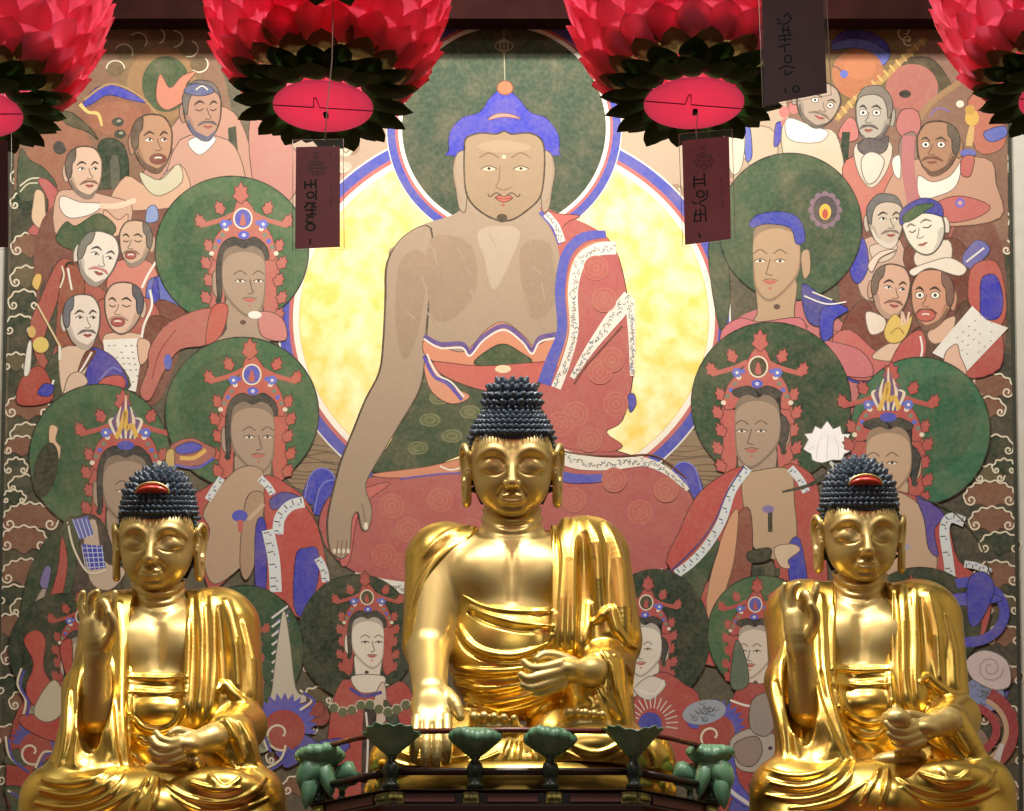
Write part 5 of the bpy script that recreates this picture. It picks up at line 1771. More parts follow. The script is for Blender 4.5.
# right attendant beside the great halo
a = attendant('painted_attendant', 771, 403, 79, 757, 432, 48, 74, -1, (48, 74, 50), hr2=80, crown=(192, 92, 84), gem='oval', label='painted attendant with a white lotus beside its shoulder', robes=[
    ([(672, 572), (680, 530), (700, 492), (736, 468), (752, 474), (742, 520), (716, 552), (700, 590), (690, 620), (700, 660), (730, 660), (770, 600)], (186, 74, 68)),
    ([(780, 470), (806, 470), (820, 500), (826, 600), (790, 600), (770, 540)], (178, 72, 66)),
    ([(742, 480), (760, 470), (790, 470), (794, 500), (796, 540), (780, 560), (754, 548), (746, 520)], (182, 152, 120)),
    ([(736, 520), (750, 510), (752, 560), (744, 600), (728, 590)], (140, 76, 60)), ([(724, 530), (738, 510), (734, 560), (724, 596), (716, 640), (706, 600)], (206, 150, 110)),
    ([(788, 548), (800, 540), (808, 596), (792, 596)], BLU), ([(748, 552), (770, 548), (768, 560), (750, 562)], (52, 60, 44)),
    ([(672, 582), (700, 548), (718, 540), (716, 556), (700, 600), (690, 650), (664, 620)], (54, 78, 52))])
slats(a, [(748, 468), (732, 490), (722, 520), (708, 544), (692, 562), (676, 574)], 9, 13)
a.line([(744, 466), (728, 490), (716, 518), (700, 542), (670, 572)], 1.6, (80, 66, 120))
slats(a, [(790, 468), (800, 480), (806, 492)], 8, 3)
a.line([(770, 510), (770, 532)], 4.5, (44, 52, 40))
a.ell(768, 509, 6, 4, (120, 108, 160), 10)
a.poly([(752, 568), (764, 566), (764, 580), (752, 580)], (56, 66, 46), 0)
a.poly([(774, 568), (780, 568), (780, 576), (774, 576)], (56, 66, 46), 0)
a.poly([(774, 548), (792, 544), (800, 550), (788, 560), (790, 568), (780, 566)], (206, 180, 150))
a.line([(820, 462), (830, 470), (812, 484), (782, 492)], [4, 6, 4, 2], (60, 64, 50))
# white lotus
a.poly([(803, 449), (808, 440), (804, 434), (812, 433), (815, 426), (821, 429), (827, 421), (833, 429), (840, 426), (842, 434), (850, 434), (847, 441), (852, 450), (844, 454), (842, 460), (832, 460), (822, 463), (812, 460), (811, 454)], (246, 246, 246), 2)
for p in ([(816, 458), (818, 444), (822, 436)], [(827, 460), (827, 446), (828, 434)], [(838, 458), (838, 446), (834, 436)], [(808, 450), (814, 446)], [(846, 450), (840, 446)]):
    a.line(p, .7, (206, 206, 210), 4)
a.line([(830, 462), (834, 468), (828, 474)], 3.5, (200, 206, 190))
a.build()
# right edge attendant
a = attendant('painted_attendant', 920, 431, 69, 888, 464, 48, 74, -1, (52, 104, 74), hr2=73, crown=(184, 80, 74), gem='plume', skin=(190, 158, 126), robes=[
    ([(884, 500), (920, 498), (946, 520), (958, 560), (990, 590), (980, 640), (940, 640), (900, 600)], (182, 68, 66)),
    ([(870, 490), (914, 500), (934, 540), (932, 580), (890, 580), (868, 540)], (192, 160, 130)), ([(916, 496), (932, 504), (944, 516), (934, 530), (938, 556), (928, 548), (924, 520)], (92, 76, 150)),
    ([(976, 576), (984, 568), (992, 586), (986, 596), (970, 594)], BLU)])
slats(a, [(964, 522), (950, 518), (944, 530), (948, 560), (952, 590)], 10, 8)
slats(a, [(964, 564), (976, 566), (990, 572)], 7, 4)
a.line([(918, 498), (950, 510), (978, 540), (990, 576)], 1.4, DGRN)
a.ell(898, 547, 12, 5, (158, 156, 170))
a.build()

# ---- lower row
a = attendant('painted_attendant', 357, 637, 58, 368, 643, 34, 52, 1, DGRN, hr2=62, skin=(222, 212, 194), crown=(178, 78, 68), label='small pale painted attendant with joined hands at lower left of centre', robes=[
    ([(340, 684), (352, 680), (380, 690), (404, 682), (418, 720), (416, 811), (330, 811), (330, 720)], (182, 72, 66)), ([(352, 676), (384, 676), (380, 690), (360, 692)], (222, 212, 194)), ([(374, 700), (382, 682), (386, 690), (386, 720), (374, 724)], (212, 190, 168)), ([(364, 712), (374, 706), (376, 720), (368, 800), (362, 811)], (50, 44, 44)), ([(384, 700), (396, 712), (400, 730), (388, 724)], (60, 74, 56))])
a.line([(350, 688), (364, 696), (382, 692)], 3.2, (76, 70, 150))
a.line([(366, 712), (368, 740), (366, 790)], 2, WHT)
for i in range(10):
    x = 334 + i * 9
    a.ell(x, 708 + 4 * math.sin(i * 1.3), 5, 5, (92, 106, 72))
    a.ring(x, 708 + 4 * math.sin(i * 1.3), 5, 5, 1.1, (206, 200, 170), 180, 380, 12)
a.build()
a = attendant('painted_attendant', 655, 636, 54, 645, 650, 34, 54, -1, DGRN, hr2=66, skin=(216, 208, 192), crown=(178, 78, 74), robes=[([(660, 672), (684, 684), (700, 700), (700, 760), (630, 760), (634, 700)], (178, 70, 66)), ([(634, 690), (650, 676), (666, 684), (650, 700)], (214, 206, 190))])
a.line([(634, 688), (654, 694), (664, 680)], 1.8, WHT)
for i in range(14):
    q = math.radians(200 + i * 13)
    a.line([(652 + 14 * math.cos(q), 724 + 16 * math.sin(q)), (652 + 26 * math.cos(q), 724 + 28 * math.sin(q))], 1.2, (206, 200, 190), 2)
a.ell(650, 724, 12, 12, (72, 74, 160))
a.build()
a = attendant('painted_attendant', 245, 650, 58, 232, 672, 36, 52, 1, GRN2, hr2=64, skin=(196, 182, 160), crown=(176, 74, 66))
for i in range(8):
    a.line([(272, 618 + i * 9), (288, 606 + i * 9)], 2.2, (210, 206, 206), 2)
    a.line([(276, 622 + i * 9), (290, 611 + i * 9)], 1.4, (104, 92, 150), 2)
a.poly([(272, 690), (278, 640), (284, 610), (290, 640), (296, 688), (306, 696), (302, 704), (270, 704)], (196, 188, 166))
a.build()
a = attendant('painted_attendant', 762, 634, 54, 754, 652, 34, 54, -1, GRN, hr2=58, skin=(214, 200, 182), crown=(182, 74, 68), robes=[([(736, 690), (760, 684), (790, 690), (800, 811), (720, 811), (716, 760)], (172, 66, 62)), ([(736, 640), (746, 660), (748, 684), (736, 690), (730, 680)], (90, 110, 90))])
a.line([(730, 700), (750, 706), (770, 702)], 2.2, WHT)
a.build()
a = attendant('painted_attendant', 920, 622, 60, 908, 650, 38, 54, -1, DGRN, hr2=54, skin=(196, 182, 160), crown=(172, 70, 66))
# blue ring scarf
a.ring(968, 612, 36, 30, 10, (72, 76, 176), -110, 100)
a.poly([(930, 600), (950, 594), (984, 592), (1002, 600), (968, 606)], (78, 82, 180))
a.poly([(968, 580), (984, 572), (994, 590), (978, 624), (968, 620)], (66, 70, 170))
a.build()
a = attendant('painted_attendant', 66, 650, 56, 84, 664, 34, 54, 1, DGRN, hr2=56, skin=(190, 176, 152), crown=(176, 70, 62), robes=[([(14, 720), (40, 690), (62, 680), (90, 690), (96, 740), (70, 811), (10, 811)], (168, 62, 56))])
a.build()

# ---- guardians with dragons and scales along the foot
D = Split('painted_dragon', (150, 500, 850))
for x0, y0, s in ((20, 700, 1), (930, 690, -1), (270, 700, 1), (700, 720, -1)):
    for i in range(9):
        x, y = x0 + rn.uniform(-10, 66), y0 + rn.uniform(-10, 100)
        D.poly([(x + rn.uniform(8, 20) * math.cos(q), y + rn.uniform(6, 18) * math.sin(q)) for q in np.linspace(0, 5.6, 7)], rn.choice([(168, 62, 58), (66, 84, 58), (84, 84, 160), (150, 60, 56), (128, 96, 78), (96, 60, 60)]))
# wave-like manes and collars
for cx, cy, r, c1 in ((284, 726, 34, (92, 92, 178)), (716, 728, 30, (80, 84, 176)), (36, 744, 26, (84, 86, 160))):
    D.poly([(cx + (r if i % 2 else r * .78) * math.cos(q), cy + (r if i % 2 else r * .78) * math.sin(q)) for i, q in enumerate(np.linspace(math.pi, 2.1 * math.pi, 29))] + [(cx, cy + 2)], c1, 0)
    D.ell(cx, cy + 4, r * .62, r * .6, (170, 66, 60))
    curl(D, cx - 4, cy + 8, r * .5, 1, CREAM, 2.2, .9, 1.2)
# scaled arm guards
for cx, cy, rx, ry, an, c1 in ((52, 704, 26, 13, -.6, (150, 158, 132)), (704, 712, 22, 12, -.2, (150, 162, 176)), (984, 694, 20, 17, .3, (126, 140, 180)), (254, 740, 18, 12, .4, (140, 150, 120)), (964, 740, 24, 16, .1, (150, 120, 96))):
    D.ell(cx, cy, rx, ry, c1, ang=an)
    for i in range(22):
        q, t = rn.uniform(0, 6.28), rn.uniform(0, .85)
        x, y = cx + t * rx * math.cos(q) * math.cos(an) - t * ry * math.sin(q) * math.sin(an), cy + t * rx * math.cos(q) * math.sin(an) + t * ry * math.sin(q) * math.cos(an)
        D.ring(x, y, 2.6, 2.2, .8, (90, 96, 90), 0, 200, 8)
D.poly([(24, 640), (36, 630), (46, 640), (44, 668), (54, 690), (40, 710), (26, 690), (34, 664)], (190, 72, 62))
D.poly([(60, 650), (72, 640), (74, 680), (88, 690), (80, 730), (60, 742), (28, 730), (20, 716), (52, 712), (72, 700)], (186, 70, 62))
D.poly([(44, 690), (56, 680), (66, 700), (60, 716), (46, 722), (34, 712)], (200, 190, 160))
for pts in ([(22, 668), (18, 684), (26, 700), (24, 714)], [(6, 736), (10, 756), (26, 770)], [(80, 740), (60, 752), (44, 752), (36, 768)], [(92, 770), (70, 776), (52, 790)], [(8, 790), (24, 800), (30, 811)],
            [(240, 690), (256, 720), (268, 750)], [(300, 690), (312, 700), (300, 710)], [(262, 770), (280, 760), (286, 745)], [(244, 790), (262, 780), (280, 790)]):
    D.line(pts, 2.2, CREAM)
    D.line([(x + 3, y + 2) for x, y in pts], 2.6, (76, 76, 156))
D.poly([(966, 660), (984, 650), (1006, 660), (1010, 684), (996, 690), (980, 684), (970, 676)], (206, 188, 186))
curl(D, 990, 668, 14, 1, (176, 150, 156), 1.6, 1.8)
D.ring(966, 730, 46, 42, 12, (160, 52, 60), -60, 90)
D.ring(966, 730, 40, 34, 5, (196, 160, 126), -60, 100)
D.ring(966, 730, 30, 24, 8, (170, 56, 64), -70, 120)
D.line([(1002, 744), (994, 770), (1000, 784), (984, 772)], [4, 9, 4, 2], (206, 200, 200))
D.poly([(730, 740), (752, 728), (776, 736), (784, 752), (776, 764), (754, 772), (736, 766)], (176, 166, 156))
D.poly([(734, 744), (756, 736), (762, 752), (752, 766), (738, 762)], (150, 130, 118))
D.ell(770, 748, 2.4, 2, (50, 46, 50), 8)
D.poly([(720, 760), (732, 752), (738, 780), (752, 800), (744, 806), (726, 790)], (84, 84, 176))
D.line([(714, 768), (730, 790), (752, 806)], 4, (206, 204, 206))
D.poly([(752, 700), (770, 694), (776, 720), (766, 736), (750, 728)], (150, 140, 130))
D.build()

# ------------------------------------------------------------------ lotus lanterns
def cloth_mat(name, col, col2, tr=0.35, emit=0.0):
    m = mat(name, col, 0.65, vary=.3, vscale=25, vcol2=col2, spec=.3)
    nt = m.node_tree
    b = nt.nodes['Principled BSDF']
    out = nt.nodes['Material Output']
    t = nt.nodes.new('ShaderNodeBsdfTranslucent')
    t.inputs[0].default_value = lin(col) + (1,)
    mx = nt.nodes.new('ShaderNodeMixShader')
    mx.inputs[0].default_value = tr
    nt.links.new(b.outputs[0], mx.inputs[1])
    nt.links.new(t.outputs[0], mx.inputs[2])
    nt.links.new(mx.outputs[0], out.inputs[0])
    gi = nt.nodes.new('ShaderNodeNewGeometry')
    rm_ = nt.nodes.new('ShaderNodeMix')
    rm_.data_type = 'RGBA'
    rm_.inputs[6].default_value = lin(col) + (1,)
    rm_.inputs[7].default_value = lin(col2) + (1,)
    nt.links.new(gi.outputs['Random Per Island'], rm_.inputs[0])
    nt.links.new(rm_.outputs[2], b.inputs['Base Color'])
    nt.links.new(rm_.outputs[2], t.inputs[0])
    if emit:
        b.inputs['Emission Color'].default_value = lin(col) + (1,)
        b.inputs['Emission Strength'].default_value = emit
    return m


PETAL = cloth_mat('pink_paper', (232, 66, 104), (250, 128, 158), .42)
LEAFM = cloth_mat('green_paper', (92, 92, 50), (110, 84, 50), .4)
LEAFD = cloth_mat('dark_green_paper', (44, 70, 30), (34, 54, 26), .25)
DISC = cloth_mat('lit_pink_paper', (238, 88, 128), (240, 96, 134), .3, 0.35)
WIRE = mat('black_wire', (30, 24, 24), 0.4, 0.6)
CLEAR = bpy.data.materials.new('clear_plastic')
CLEAR.use_nodes = True
_cn = CLEAR.node_tree
_tr = _cn.nodes.new('ShaderNodeBsdfTransparent')
_gl = _cn.nodes.new('ShaderNodeBsdfGlossy')
_gl.inputs['Roughness'].default_value = .3
_mx = _cn.nodes.new('ShaderNodeMixShader')
_mx.inputs[0].default_value = .006
_cn.links.new(_tr.outputs[0], _mx.inputs[1])
_cn.links.new(_gl.outputs[0], _mx.inputs[2])
_cn.links.new(_mx.outputs[0], _cn.nodes['Material Output'].inputs[0])


def petal(mb, a, r0, h0, r1, h1, width, bulge, rnd, tipcurl=0.0):
    """one pointed petal from ring (r0,h0) to tip (r1,h1) at angle a"""
    nu, nv = 7, 6
    er = Vector((math.cos(a), math.sin(a), 0))
    et = Vector((-math.sin(a), math.cos(a), 0))
    A = er * r0 + Vector((0, 0, h0))
    B = er * r1 + Vector((0, 0, h1))
    d = (B - A)
    nrm = et.cross(d).normalized()
    if nrm.dot(er) < 0 and abs(nrm.dot(er)) > .2:
        nrm = -nrm
    if nrm.z > 0 and abs(nrm.dot(er)) <= .2:
        nrm = -nrm
    sk = rnd.uniform(-.06, .06)
    lf = rnd.uniform(-.04, .06)
    vs, fs = [], []
    for i in range(nu):
        t = i / (nu - 1)
        w = width * (math.sin(math.pi * min(1, .18 + .82 * t)) ** .62 * (1 - .12 * t) if t < 1 else 0.02)
        for j in range(nv):
            s = j / (nv - 1) * 2 - 1
            p = A + d * t + et * (s * w / 2 + sk * t * width) + nrm * (bulge * math.sin(math.pi * t) * .8 - abs(s) ** 2 * w * .16 + tipcurl * t ** 3 + lf * width * t + .02 * width * math.sin(3 * s + 5 * t))
            vs.append(p)
    for i in range(nu - 1):
        for j in range(nv - 1):
            fs.append((i * nv + j, i * nv + j + 1, (i + 1) * nv + j + 1, (i + 1) * nv + j))
    mb.add(vs, fs)


def lantern(px, py, Y, label, seed, R=1.0, wire_ang=0.0, tilt=(0, 0)):
    rnd = random.Random(seed)
    P = W(px, py, Y)
    # metres per photo pixel at that depth
    s = (P - CAM).dot(Vector((0, math.cos(PITCH), math.sin(PITCH)))) / FPX * R
    root = thing('lotus_lantern', label, 'lantern', P, 'lotus lanterns hanging in a row')
    root.rotation_euler = (tilt[0], tilt[1], 0)
    rows = [(46, 3, 88, -2, 15, 31, 3, 'd'), (52, 7, 90, 7, 15, 31, 4, 'd'), (58, 13, 92, 18, 15, 31, 5, 'd'), (64, 20, 94, 32, 15, 33, 6, 'g'),
            (72, 28, 98, 50, 15, 36, 6, 'g')]
    pk = [(80, 28, 108, 56), (90, 36, 117, 80), (101, 54, 123, 104), (110, 78, 127, 130), (117, 106, 128, 158), (121, 132, 128, 184), (121, 158, 127, 210), (120, 184, 124, 236), (117, 210, 119, 260), (111, 236, 110, 282), (102, 256, 96, 300), (86, 276, 76, 310)]
    for n, (r0, h0, r1, h1, cnt, wd, bg, kind) in enumerate(rows):
        mb = MB()
        for k in range(cnt):
            petal(mb, 2 * math.pi * (k + .5 * (n % 2)) / cnt + rnd.uniform(-.04, .04), r0 * s, h0 * s, (r1 + rnd.uniform(-2, 3)) * s, (h1 + rnd.uniform(-2, 2)) * s, wd * s, bg * s, rnd)
        for v in range(len(mb.v)):
            pass
        mb.build('leaf_tier', LEAFD if kind == 'd' else LEAFM, root)
    for n, (r0, h0, r1, h1) in enumerate(pk):
        mb = MB()
        cnt = 19
        for k in range(cnt):
            petal(mb, 2 * math.pi * (k + .5 * (n % 2)) / cnt + rnd.uniform(-.05, .05), r0 * .97 * s, h0 * s, (r1 * .97 + 2) * s, h1 * s, 45 * s, 7 * s, rnd, 4 * s)
        mb.build('petal_tier', PETAL, root)
    mb = MB()
    mb.lathe([(0.5 * s, -.5 * s), (44 * s, -.5 * s), (50 * s, 0 * s), (50 * s, 1.0 * s), (20 * s, 1.5 * s), (.5 * s, 1.5 * s)], n=48)
    disc = mb.build('base_disc', DISC, root)
    bl = bpy.data.lights.new('lantern_bulb', 'POINT')
    bl.energy = 2.6
    bl.color = (1.0, .93, .86)
    bl.shadow_soft_size = .03
    bo = bpy.data.objects.new('lantern_bulb', bl)
    link(bo, root)
    bo.location = (0, 0, 90 * s)
    mb = MB()
    mb.lathe([(.004, 20 * s), (.012, 15 * s), (.012, 10 * s), (.006, 8 * s)], (0, 0, 86 * s), 12)
    mb.build('bulb_socket', WIRE, root)
    mb = MB()
    c, d = math.cos(wire_ang), math.sin(wire_ang)
    e = Vector((c, d, 0))
    f = Vector((0, -1, 0))
    mb.tube([e * (-50 * s), e * (-9 * s), e * (-9 * s) + Vector((0, -2 * s, 0)), e * (-7 * s) + Vector((0, -22 * s, -2 * s)), e * (-5 * s) + Vector((0, -22 * s, -2 * s)), e * (-3 * s), e * (50 * s)], .55 * s, 6)
    mb.box(e * (2 * s) + Vector((0, 12 * s, -1.0 * s)), (5 * s, 10 * s, 3 * s), bev=.8 * s)
    mb.v = [(v[0], v[1], v[2] - 1.2 * s) for v in mb.v]
    mb.build('wire_hook', WIRE, root)
    mb = MB()
    mb.tube([(0, 0, 0), (0, 0, 320 * s), (0, 0, 6.26 - P.z)], .5 * s, 6)
    mb.build('hanging_cord', WIRE, root)
    # wire ribs that carry the petals
    mb = MB()
    prof = [(48, 4), (66, 20), (84, 44), (104, 92), (112, 130), (112, 200), (98, 250), (68, 285), (4, 292)]
    for k in range(8):
        q = 2 * math.pi * k / 8
        mb.tube([(r_ * s * math.cos(q), r_ * s * math.sin(q), h_ * s) for r_, h_ in prof], .8 * s, 5)
    mb.build('wire_frame', WIRE, root)
    return root


lantern(-28, 113, 4.0, 'pink lotus lantern cut off by the left edge', 1, wire_ang=.0)
lantern(323, 107, 4.0, 'pink lotus lantern above the left of the painted halo, tag beneath its disc', 2, wire_ang=.12)
lantern(694, 104, 4.0, 'pink lotus lantern above the right of the painted halo', 3, wire_ang=.15)
lantern(1070, 98, 4.0, 'pink lotus lantern cut off by the right edge', 4)
lantern(318, -44, 3.3, 'nearer lantern above the top edge, only its lowest green leaves showing', 5, R=1.0)

# ------------------------------------------------------------------ name tags in clear sleeves
CARD = mat('backlit_maroon_card', (172, 84, 92), 0.85, spec=.1, vary=.25, vscale=12)  # colour raised to carry the light coming through the card from behind
CARDD = mat('dark_maroon_card', (92, 54, 60), 0.85, spec=.1, vary=.25, vscale=12)
INK = mat('black_ink', (10, 4, 6), 0.8, spec=.1)
SEAL = mat('red_seal_ink', (74, 14, 22), 0.6)
PLY = mat('sleeve_edge', (190, 160, 150), 0.3, spec=.6)


def tag_card(quad, Y, label, strap, strokes, seal=None, small=(), cardm=CARD, ink_w=.62):
    """quad: corners tl,tr,br,bl of the card in the photo"""
    C0 = W(sum(q[0] for q in quad) / 4, quad[0][1], Y)
    root = thing('prayer_tag', label, 'tag', C0, 'prayer tags hanging from the lanterns')

    def P(x, y, dz=0.0):
        return W(x, y, Y - dz) - C0

    def slabq(q, t0, t1, m, name, parent):
        f = [P(x, y, t1) for x, y in q]
        b = [P(x, y, t0) for x, y in q]
        n = len(q)
        mb = MB()
        mb.add(f + b, [tuple(range(n - 1, -1, -1)), tuple(range(n, 2 * n))] + [(i, (i + 1) % n, n + (i + 1) % n, n + i) for i in range(n)])
        return mb.build(name, m, parent, False)
    card = slabq(quad, 0, .0015, cardm, 'card', root)
    e = 3.2
    big = [(quad[0][0] - e, quad[0][1] - 7), (quad[1][0] + e, quad[1][1] - 7), (quad[2][0] + e + 1, quad[2][1] + 2), (quad[3][0] - e + 1, quad[3][1] + 2)]
    sl = slabq(big, .0022, .0028, CLEAR, 'clear_sleeve', root)
    mb = MB()
    loop = big + [big[0]]
    mb.tube([P(x, y, .0025) for x, y in loop], .0007, 5)
    mb.build('sleeve_seam', PLY, sl)
    if strap:
        mb = MB()
        mb.tube([P(x, y, .006) for x, y in strap], .0011, 6, flat=.3, up=(0, 1, 0))
        mb.build('strap', PLY, root)
    mb = MB()
    for st_ in strokes:
        Q = crom([P(x, y, .0019) for x, y in st_], 4) if len(st_) > 2 else [P(x, y, .0019) for x, y in st_]
        mb.tube(Q, ink_w * .0030, 5, flat=.3, up=(0, 1, 0))
    if mb.v:
        mb.build('handwriting', INK, card)
    mb = MB()
    for st_ in list(small):
        mb.tube([P(x, y, .0018) for x, y in st_], .0008, 5, flat=.3, up=(0, 1, 0))
    if seal:
        cx, cy, rx, ry = seal
        for k in (1, .62):
            mb.tube([P(cx + rx * k * math.cos(q) * (1 + .12 * math.cos(8 * q)), cy + ry * k * math.sin(q) * (1 + .12 * math.cos(8 * q)), .0018) for q in np.linspace(0, 2 * math.pi, 40)], .0011, 5, flat=.3, up=(0, 1, 0))
        mb.tube([P(cx + x * rx, cy + y * ry, .0018) for x, y in ((-.6, 0), (.6, 0))], .0009, 5, flat=.3, up=(0, 1, 0))
        mb.tube([P(cx + x * rx, cy + y * ry, .0018) for x, y in ((0, -.6), (0, .6))], .0009, 5, flat=.3, up=(0, 1, 0))
    if mb.v:
        mb.build('printed_seal', SEAL, card)
    return root


def circ(cx, cy, rx, ry, n=10):
    return [(cx + rx * math.cos(2 * math.pi * i / n), cy + ry * math.sin(2 * math.pi * i / n)) for i in range(n + 1)]


tag_card([(296, 147), (340, 146), (340, 247), (295, 249)], 3.42, 'maroon tag with black handwriting under the left-of-centre lantern', [(333, -12), (332, 60), (327, 110), (325, 142)],
         [[(315.5, 179), (316, 189)], [(305, 181), (305, 189)], [(305, 185), (315, 184)], [(311, 180), (311, 188)],
          circ(310.5, 195, 3.4, 3), [(316, 190), (316, 200)], [(306, 203), (316, 203)], [(309, 203), (304, 208)], [(311, 203), (316, 208)], [(305, 210), (316, 210)], [(312, 206), (312, 215)], [(306, 215), (316, 214)], [(314, 217), (308, 217), (307, 222), (313, 222)], circ(310.5, 227, 4.4, 3.4), [(310, 239), (310, 244)]],
         seal=(317, 168, 8.5, 6.5), small=[[(305, 154), (306, 158)], [(330, 152), (331, 156)], [(313, 153), (320, 153)], [(313, 157), (320, 157)], [(316, 152), (316, 160)], [(331, 185), (331, 192)], [(331, 196), (331, 205)]])
tag_card([(682, 141), (729, 136), (731, 239), (685, 245)], 3.95, 'maroon tag with black handwriting under the right-of-centre lantern', [(698, 112), (696, 130), (697, 140)],
         [[(704, 173), (705, 186)], [(694, 180), (704, 179)], [(694, 184), (704, 183)], [(694, 176), (694, 189)], circ(700.5, 194, 3.6, 3.4), [(707, 190), (707, 198)],
          [(706, 199), (699, 203), (706, 207)], [(697, 204), (692, 202)], [(705, 208), (706, 222)], [(694, 215), (706, 214)], [(696, 210), (694, 222)], [(700, 209), (701, 221)], [(695, 221), (701, 221)], [(699, 233), (700, 238)]],
         seal=(704, 161, 9, 7), small=[[(692, 148), (694, 151)], [(716, 143), (719, 147)], [(700, 148), (706, 146), (703, 149), (707, 151), (701, 153)], [(721, 178), (722, 186)], [(721, 189), (722, 196)], [(722, 199), (723, 208)]])
tag_card([(761, -22), (822, -22), (827, 93), (765, 105)], 3.2, 'dark nearer tag cut by the top edge, black handwriting', [(790, -30), (790, -60), (791, -300)],
         [[(776, 18), (780, 21)], [(784, 17), (788, 13), (791, 20)], [(777, 23), (784, 24), (790, 21)], [(783, 26), (783, 33)], [(788, 26), (789, 34)], [(783, 30), (788, 30)], [(778, 36), (792, 35)], [(779, 40), (791, 39)], [(784, 34), (785, 42)], [(778, 47), (790, 44)], [(784, 44), (785, 52)], circ(788, 59, 3.4, 3.8), [(779, 69), (786, 66), (795, 68)], [(785, 70), (786, 75), (793, 71)], circ(796, 89, 3, 3), [(785, 88), (786, 93)]],
         small=[[(811, 24), (811, 32)], [(811, 36), (811, 46)], [(812, 50), (812, 60)]], cardm=CARDD)
tag_card([(-34, 141), (8, 140), (8, 247), (-34, 249)], 3.9, 'dark red tag at the left edge', [(-20, 118), (-16, 136)], [[(-20, 180), (-10, 182)], [(-16, 190), (-16, 206)]], cardm=mat('red_card', (84, 18, 24), .45, vary=.2, vscale=12))

# ------------------------------------------------------------------ railed pedestal of the central statue
DARKW = mat('dark_lacquer_wood', (44, 28, 24), 0.35, bump=.1, bscale=20, vary=.3, vscale=10)
REDW = mat('red_brown_rail', (110, 50, 44), 0.35, vary=.2, vscale=14)
LGRN = mat('green_painted_leaf', (104, 150, 116), 0.4, vary=.35, vscale=16, vcol2=(62, 104, 78))
GRNSTEM = mat('dark_green_paint', (26, 44, 34), 0.4)
YEL = mat('yellow_green_fitting', (150, 140, 60), 0.4, vary=.5, vscale=60, vcol2=(50, 60, 34))
PANEL = mat('rust_panel', (88, 44, 38), 0.5)
SB = st_c = c_[0].o
zrail = W(390, 738, 5.07).z
ztray = W(500, 790, 5.07).z
s0 = c_[0].s
corn = [(W(390, 735, 5.07).x, 5.07), (W(635, 735, 5.07).x, 5.07), (W(713, 748, 5.27).x, 5.27), (W(694, 768, 5.55).x, 5.62), (W(640, 768, 5.9).x, 5.86), (W(392, 768, 5.9).x, 5.86), (W(338, 768, 5.55).x, 5.62), (W(317, 748, 5.27).x, 5.27)]
PX, PY = SB.x, 5.45
ped = thing('statue_pedestal', 'dark railed octagonal pedestal with green lotus-leaf posts under the central statue', 'pedestal', (PX, PY, 1.92))


def pl(x, y, z):
    return Vector((x - PX, y - PY, z - 1.92))


def octo(scale, z):
    return [pl(PX + (x - PX) * scale, PY + (y - PY) * scale, z) for x, y in corn]


def octo_stack(levels, name, m, parent):
    mb = MB()
    vs, fs = [], []
    for sc, z in levels:
        vs += octo(sc, z)
    for i in range(len(levels) - 1):
        for k in range(8):
            l = (k + 1) % 8
            fs.append((i * 8 + k, i * 8 + l, i * 8 + 8 + l, i * 8 + 8 + k))
    fs.append(tuple(range(7, -1, -1)))
    fs.append(tuple(range((len(levels) - 1) * 8, len(levels) * 8)))
    mb.add(vs, fs)
    return mb.build(name, m, parent, False)


tray = octo_stack([(.90, 1.92), (.90, 1.98), (.82, 2.0), (.80, 2.08), (.95, 2.115), (1.04, ztray - .055), (1.06, ztray - .045), (1.06, ztray - .040), (1.0, ztray - .038), (1.0, ztray - .004), (1.03, ztray - .002), (1.03, ztray)], 'base_tray', DARKW, ped)
# gilded lotus seat between tray and statue
mb = MB()
for n_, (r0, r1, h0, h1) in enumerate(((.62, .80, .0, .05), (.66, .86, .02, .085))):
    cnt = 26
    for k in range(cnt):
        a_ = 2 * math.pi * (k + .5 * n_) / cnt
        x, y = math.cos(a_), math.sin(a_)
        c0 = Vector((x * .36 * r1 / .8, y * .24 * r1 / .8, h0 + .04))
        mb.lathe([(.001, -.045), (.03, -.03), (.042, 0), (.03, .03), (.001, .04)], c0, 8, (x, y, .25))
sx = 0.40
mb.lathe([(.30, 0), (.37, .01), (.40, .05), (.38, .088), (.30, .094)], (0, 0, 0), 40)
for i, v in enumerate(mb.v):
    mb.v[i] = (v[0] * 1.0, v[1] * .72 - .03, v[2] + ztray - 1.92)
zs = SB.z - ztray
for i, v in enumerate(mb.v):
    zz = (v[2] - (ztray - 1.92)) / .094 * zs
    mb.v[i] = (v[0], v[1], ztray - 1.92 + zz)
mb.build('gilded_seat', GOLD_ROBE, ped)
# panels of the tray rim, with corner fittings
for i in range(8):
    a0, a1 = Vector(octo(1.004, ztray - .021)[i]), Vector(octo(1.004, ztray - .021)[(i + 1) % 8])
    d = a1 - a0
    L_ = d.length
    ang = math.atan2(d.y, d.x)
    Rz = Matrix.Rotation(ang, 3, 'Z')
    nseg = 3 if L_ > .55 else 1
    for k in range(nseg):
        c0 = a0 + d * ((k + .5) / nseg)
        mb = MB()
        mb.box(c0, (L_ / nseg * .62, .008, .022), Rz, .002)
        mb.build('rim_panel', PANEL, ped, False)
    for k in range(nseg + 1):
        c0 = a0 + d * (k / nseg) + d.normalized() * (.02 if k == 0 else (-.02 if k == nseg else 0))
        mb = MB()
        mb.box(c0, (.04, .014, .034), Rz, .004)
        for q in range(3):
            mb.lathe([(.001, -.004), (.006, -.003), (.007, 0), (.005, .004), (.001, .005)], c0 + Rz @ Vector(((q - 1) * .012, -.009, 0)), 8, Rz @ Vector((0, -1, 0)))
        mb.build('gilt_fitting', YEL, ped, False)
